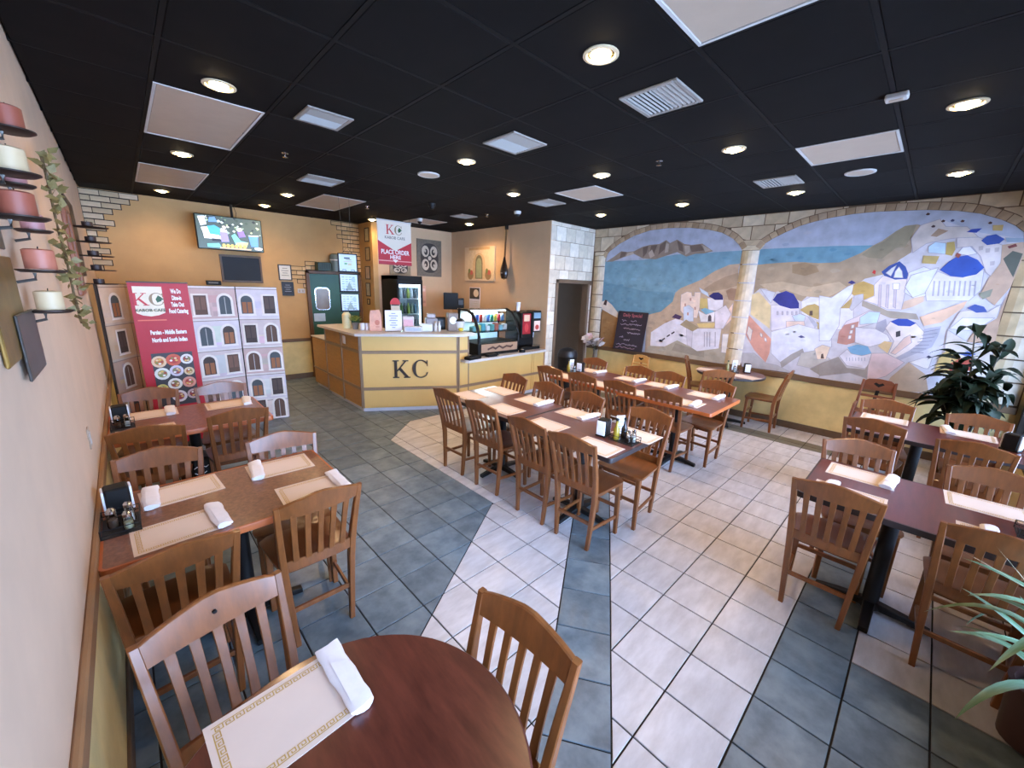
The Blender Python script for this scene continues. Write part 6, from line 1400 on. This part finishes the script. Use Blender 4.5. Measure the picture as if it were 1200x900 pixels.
# ================================================================== MURAL SIDE
cb = thing('specials_chalkboard','black chalkboard with handwritten daily specials leaning on the mural rail','chalkboard',(XR-.05,1.46,.795)); 
cbm = MB().add([(-.075,-.30,0),(-.075,.30,0),(.02,.30,.71),(.02,-.30,.71),(-.06,-.30,-.002),(-.06,.30,-.002),(.035,.30,.708),(.035,-.30,.708)],[(3,2,1,0),(4,5,6,7),(0,1,5,4),(1,2,6,5),(2,3,7,6),(3,0,4,7)]).build('board', mat('chalk_purple_black',(44,38,50),.5,var=.15,scale=5), cb, smooth=0)
fcb = Frame((-.0755,.0,.0),(0,-1,0),(.095,0,.71)); chalkw = mat('chalk_white',(206,196,214),.8,var=.1,scale=40); chalkp = mat('chalk_pink',(206,120,130),.8,var=.1)
text('chalk_text','Daily Special',.085,fcb,0,.62,.001,chalkp,cb,.0003,0,.9)
rnd = random.Random(2); a = Art(fcb)
for (x0,x1,y,c) in ((-.20,-.10,.54,(190,180,206)),(-.02,.10,.54,(190,180,206)),(-.22,.22,.475,(200,190,214)),(-.14,.2,.395,(206,186,196)),(-.05,.22,.32,(200,190,214)),(-.2,-.12,.24,(190,180,206)),(-.1,.02,.19,(200,190,206)),(-.24,.2,.10,(190,180,206)),(-.24,.16,.045,(200,170,190))):
    P = []; x = x0
    while x < x1: P.append((x,y+rnd.uniform(-.014,.02))); x += .013
    a.line(P,.006,c)
a.build('chalk_writing', paint_mat('print_paper',.6,.03), cb)
fv = thing('flower_vase','bunch of white and pink flowers in a dark vase by the doorway','flowers',(XR-.17,2.12,RAIL-.02)); 
MB().lathe([(.03,-.73),(.05,-.70),(.06,-.3),(.045,-.05),(.055,0),(.045,0),(0,-.02)],seg=16).build('vase', mat('vase_grey',(120,110,96),.4,var=.1), fv)
stm = MB(); pet = {}
FLW = [(-.12,-.1,.2,'w'),(-.1,.2,.2,'w'),(-.13,.03,.17,'w'),(-.09,-.2,.12,'w'),(-.12,.14,.15,'w'),(-.06,.10,.16,'w'),(.0,-.08,.13,'w'),(-.04,.0,.22,'w'),(-.1,-.02,.12,'w'),(-.02,.16,.24,'p'),(-.05,-.16,.2,'p'),(-.1,.08,.1,'w'),(.02,.05,.1,'w')]
for x,y,z,c in FLW: stm.tube([(0,0,-.02),(x*.5,y*.5,z*.5),(x,y,z)],.004,5)
stm.build('stems', mat('stem_dark',(46,56,38),.6,var=.1), fv)
for c,col in (('w',(232,226,226)),('p',(232,200,200))):
    m_ = MB()
    for ring,(n,r,tz) in enumerate(((6,.085,.2),(6,.062,.55),(5,.036,.9))):
        for k in range(n):
            a0 = 2*PI*k/n+ring*.5; d = Vector((math.cos(a0),math.sin(a0),0)); s_ = Vector((-math.sin(a0),math.cos(a0),0)); m_.add([Vector((0,0,0)),d*r*.6+s_*r*.42+Vector((0,0,r*tz*.5)),d*r+Vector((0,0,r*tz)),d*r*.6-s_*r*.42+Vector((0,0,r*tz*.5))],[(0,1,2,3)])
    pet[c] = m_.mesh('bloom', mat('petal_'+c,col,.7,var=.1), 0)
for x,y,z,c in FLW: o = link('bloom', pet[c], fv, (x,y,z)); o.rotation_euler = (y*3,-.7-x*2,x*9)
tc = thing('trash_can','black swing-top rubbish bin standing in the doorway corner','bin',(3.96,2.24,0)); MB().lathe([(.13,0),(.16,.02),(.18,.62),(.185,.66),(.17,.67)],seg=24).build('body', M['black'], tc); MB().lathe([(.19,.64),(.19,.68),(.16,.76),(.08,.80),(0,.81)],seg=24).build('lid', mat('bin_lid',(34,33,36),.35,var=.1), tc)
# wooden high chairs
hw = mat('highchair_wood',(124,70,44),.4,var=.2,stretch=(1,1,5)); hw2 = mat('highchair_pale_wood',(206,158,92),.4,var=.15,stretch=(1,1,5))
def high_chair(x,y,rz,label,wd,zt,strap):
    t = thing('high_chair',label,'high chair',(x,y,0),rz)
    for s in (-1,1):
        MB().sweep([(s*.19,-.20,0),(s*.16,-.10,zt*.62),(s*.145,-.16,zt)],[.03,.028,.024],[.035,.03,.024]).build('rear_leg', wd, t)
        MB().sweep([(s*.20,.22,0),(s*.16,.12,zt*.70)],[.03,.026],[.035,.03]).build('front_leg', wd, t)
        MB().sweep([(s*.165,-.10,zt*.70),(s*.162,.12,zt*.70)],.024,.024,X=(1,0,0),Y=(0,0,1)).build('arm_rail', wd, t)
        MB().sweep([(s*.19,-.17,.2),(s*.19,.19,.2)],.018,.03,X=(1,0,0),Y=(0,0,1)).build('side_stretcher', wd, t)
    P = [(-.145,zt-.115),(.145,zt-.115),(.145,zt-.02),(.10,zt+.015),(0,zt+.026),(-.10,zt+.015),(-.145,zt-.02)]
    n = len(P); MB().add([(px,-.150,pz) for px,pz in P]+[(px,-.170,pz) for px,pz in P],[tuple(range(n)),tuple(range(n,2*n))[::-1]]+[(i,i+n,(i+1)%n+n,(i+1)%n) for i in range(n)]).build('back_panel', wd, t, smooth=0)
    MB().add([(-.05,-.1485,zt-.04),(0,-.1485,zt-.075),(.05,-.1485,zt-.04),(.03,-.1485,zt-.02),(0,-.1485,zt-.036),(-.03,-.1485,zt-.02)],[(0,1,2,3,4,5)]).add([(-.05,-.1715,zt-.04),(0,-.1715,zt-.075),(.05,-.1715,zt-.04),(.03,-.1715,zt-.02),(0,-.1715,zt-.036),(-.03,-.1715,zt-.02)],[(5,4,3,2,1,0)]).build('heart_cutout', M['black'], t, smooth=0)
    MB().box(-.15,-.12,zt*.60,.15,.12,zt*.60+.02,.004).build('seat', wd, t); MB().sweep([(-.15,-.13,zt*.80),(.15,-.13,zt*.80)],.016,.03,X=(0,1,0),Y=(0,0,1)).build('back_slat', wd, t)
    MB().sweep([(-.19,.2,.25),(.19,.2,.25)],.018,.03,X=(0,1,0),Y=(0,0,1)).build('foot_rest', wd, t)
    MB().sweep([(.0,-.175,zt-.11),(.01,-.172,zt*.74),(.0,-.13,zt*.62)],.034,.006).build('strap', strap, t)
    return t
high_chair(4.28,-2.09,PI/2,'dark wooden high chair with a heart cut-out behind the further right table',hw,.93,M['black'])
high_chair(4.52,1.12,PI/2,'pale wooden high chair by the wall under the specials chalkboard',hw2,.74,mat('strap_plum',(122,56,62),.7,var=.3,scale=30))
# ---- plants ----------------------------------------------------------------------------------------
def blade(L, Wd, droop, n=6):
    vs = []
    for k in range(n+1):
        t = k/n; w_ = Wd*math.sin(PI*min(1,.12+t*.88))**.8*(1-t*.3); x = L*t*(1-.25*droop*t); z = L*(.55*t-droop*t*t*.9)
        vs += [(x,-w_/2,z+w_*.15),(x,0,z),(x,w_/2,z+w_*.15)]
    fs = []
    for k in range(n): fs += [(k*3,k*3+1,k*3+4,k*3+3),(k*3+1,k*3+2,k*3+5,k*3+4)]
    return MB().add(vs,fs)
pm_ = mat('palm_leaf_dark',(27,38,22),.6,var=.35,scale=6.,rand=.25,spec=.2); stem_m = mat('plant_stem',(70,60,42),.7,var=.2); pot_m = mat('plant_pot',(92,58,44),.5,var=.15)
palm = thing('corner_palm','large dark leafy palm in the corner by the window','plant',(4.48,-2.84,0))
MB().lathe([(.14,0),(.19,.34),(.20,.36),(.17,.36),(.16,.31),(0,.30)],seg=22).build('pot', pot_m, palm)
rnd = random.Random(21); bl = [blade(.33,.10,d).mesh('leaf', pm_, 60) for d in (.5,.9,1.3)]
stems = MB()
for s in range(13):
    a0 = rnd.uniform(0,2*PI); tip = Vector((rnd.uniform(-.30,.16),rnd.uniform(-.20,.34),rnd.uniform(.75,1.6))); P = [Vector((.03*math.cos(a0),.03*math.sin(a0),.3)),Vector((tip.x*.35,tip.y*.35,tip.z*.6)),tip]; stems.tube(P,[.012,.009,.005],6)
    for k in range(17):
        t_ = rnd.uniform(.42,1.05); p = P[1].lerp(tip,(t_-.42)/.6) if t_ > .42 else P[1]
        o = link('leaf', bl[rnd.randrange(3)], palm, p); o.rotation_euler = (rnd.uniform(-.5,.5),rnd.uniform(-.7,.5),rnd.uniform(0,2*PI)); sc_k = rnd.uniform(.6,1.1); o.scale = (sc_k,)*3
        # keep the leaf inside the room
        dirx = math.cos(o.rotation_euler.z); diry = math.sin(o.rotation_euler.z)
        if 4.48+p[0]+dirx*.34*sc_k > XR-.03 or -2.84+p[1]+diry*.34*sc_k < YF+.03: o.rotation_euler.z = rnd.uniform(1.7,3.0)
stems.build('stems', stem_m, palm)
sp = thing('spiky_plant','spiky pale-striped pot plant cut off by the bottom right corner','plant',(.64,-3.04,0))
MB().lathe([(.08,0),(.105,.02),(.12,.28),(.128,.30),(.108,.30),(.10,.26),(0,.25)],seg=22).build('pot', mat('pot_dark_red',(66,40,36),.45,var=.2), sp)
MB().lathe([(.10,.262),(.06,.275),(0,.28)],seg=18).build('pebbles', mat('pebbles',(120,112,112),.8,var=.5,scale=60,bump=.6), sp)
sl = [blade(L,.045,d,8).mesh('leaf', mat('spider_leaf',(82,128,84),.35,col2=(160,186,160),scale=3.,stretch=(1,14,1),rand=.15), 60) for L,d in ((.40,.6),(.50,.9),(.36,.3))]
thin = blade(.40,.007,.15,6).mesh('dry_blade', mat('dry_blade',(196,182,150),.6,var=.1), 60)
for k in range(34):
    z = .30+.011*k; a0 = k*2.4
    if math.sin(a0) < -.25: continue
    o = link('leaf', sl[k%3], sp, (.015*math.cos(a0),.015*math.sin(a0),z)); o.rotation_euler = (0,rnd.uniform(-.35,.25),a0); 
    if math.sin(a0) < -.45: o.scale = (.45,.8,.8)
for k in range(10):
    a0 = k*1.1+.3
    if math.sin(a0) < -.25: continue
    o = link('dry_blade', thin, sp, (0,0,.5+.02*k)); o.rotation_euler = (0,rnd.uniform(-.5,.1),a0)
    if math.sin(a0) < -.45: o.scale = (.4,.8,.8)
MB().tube([(0,0,.25),(.01,0,.5),(0,.01,.70)],[.016,.014,.008],8).build('stem', stem_m, sp)
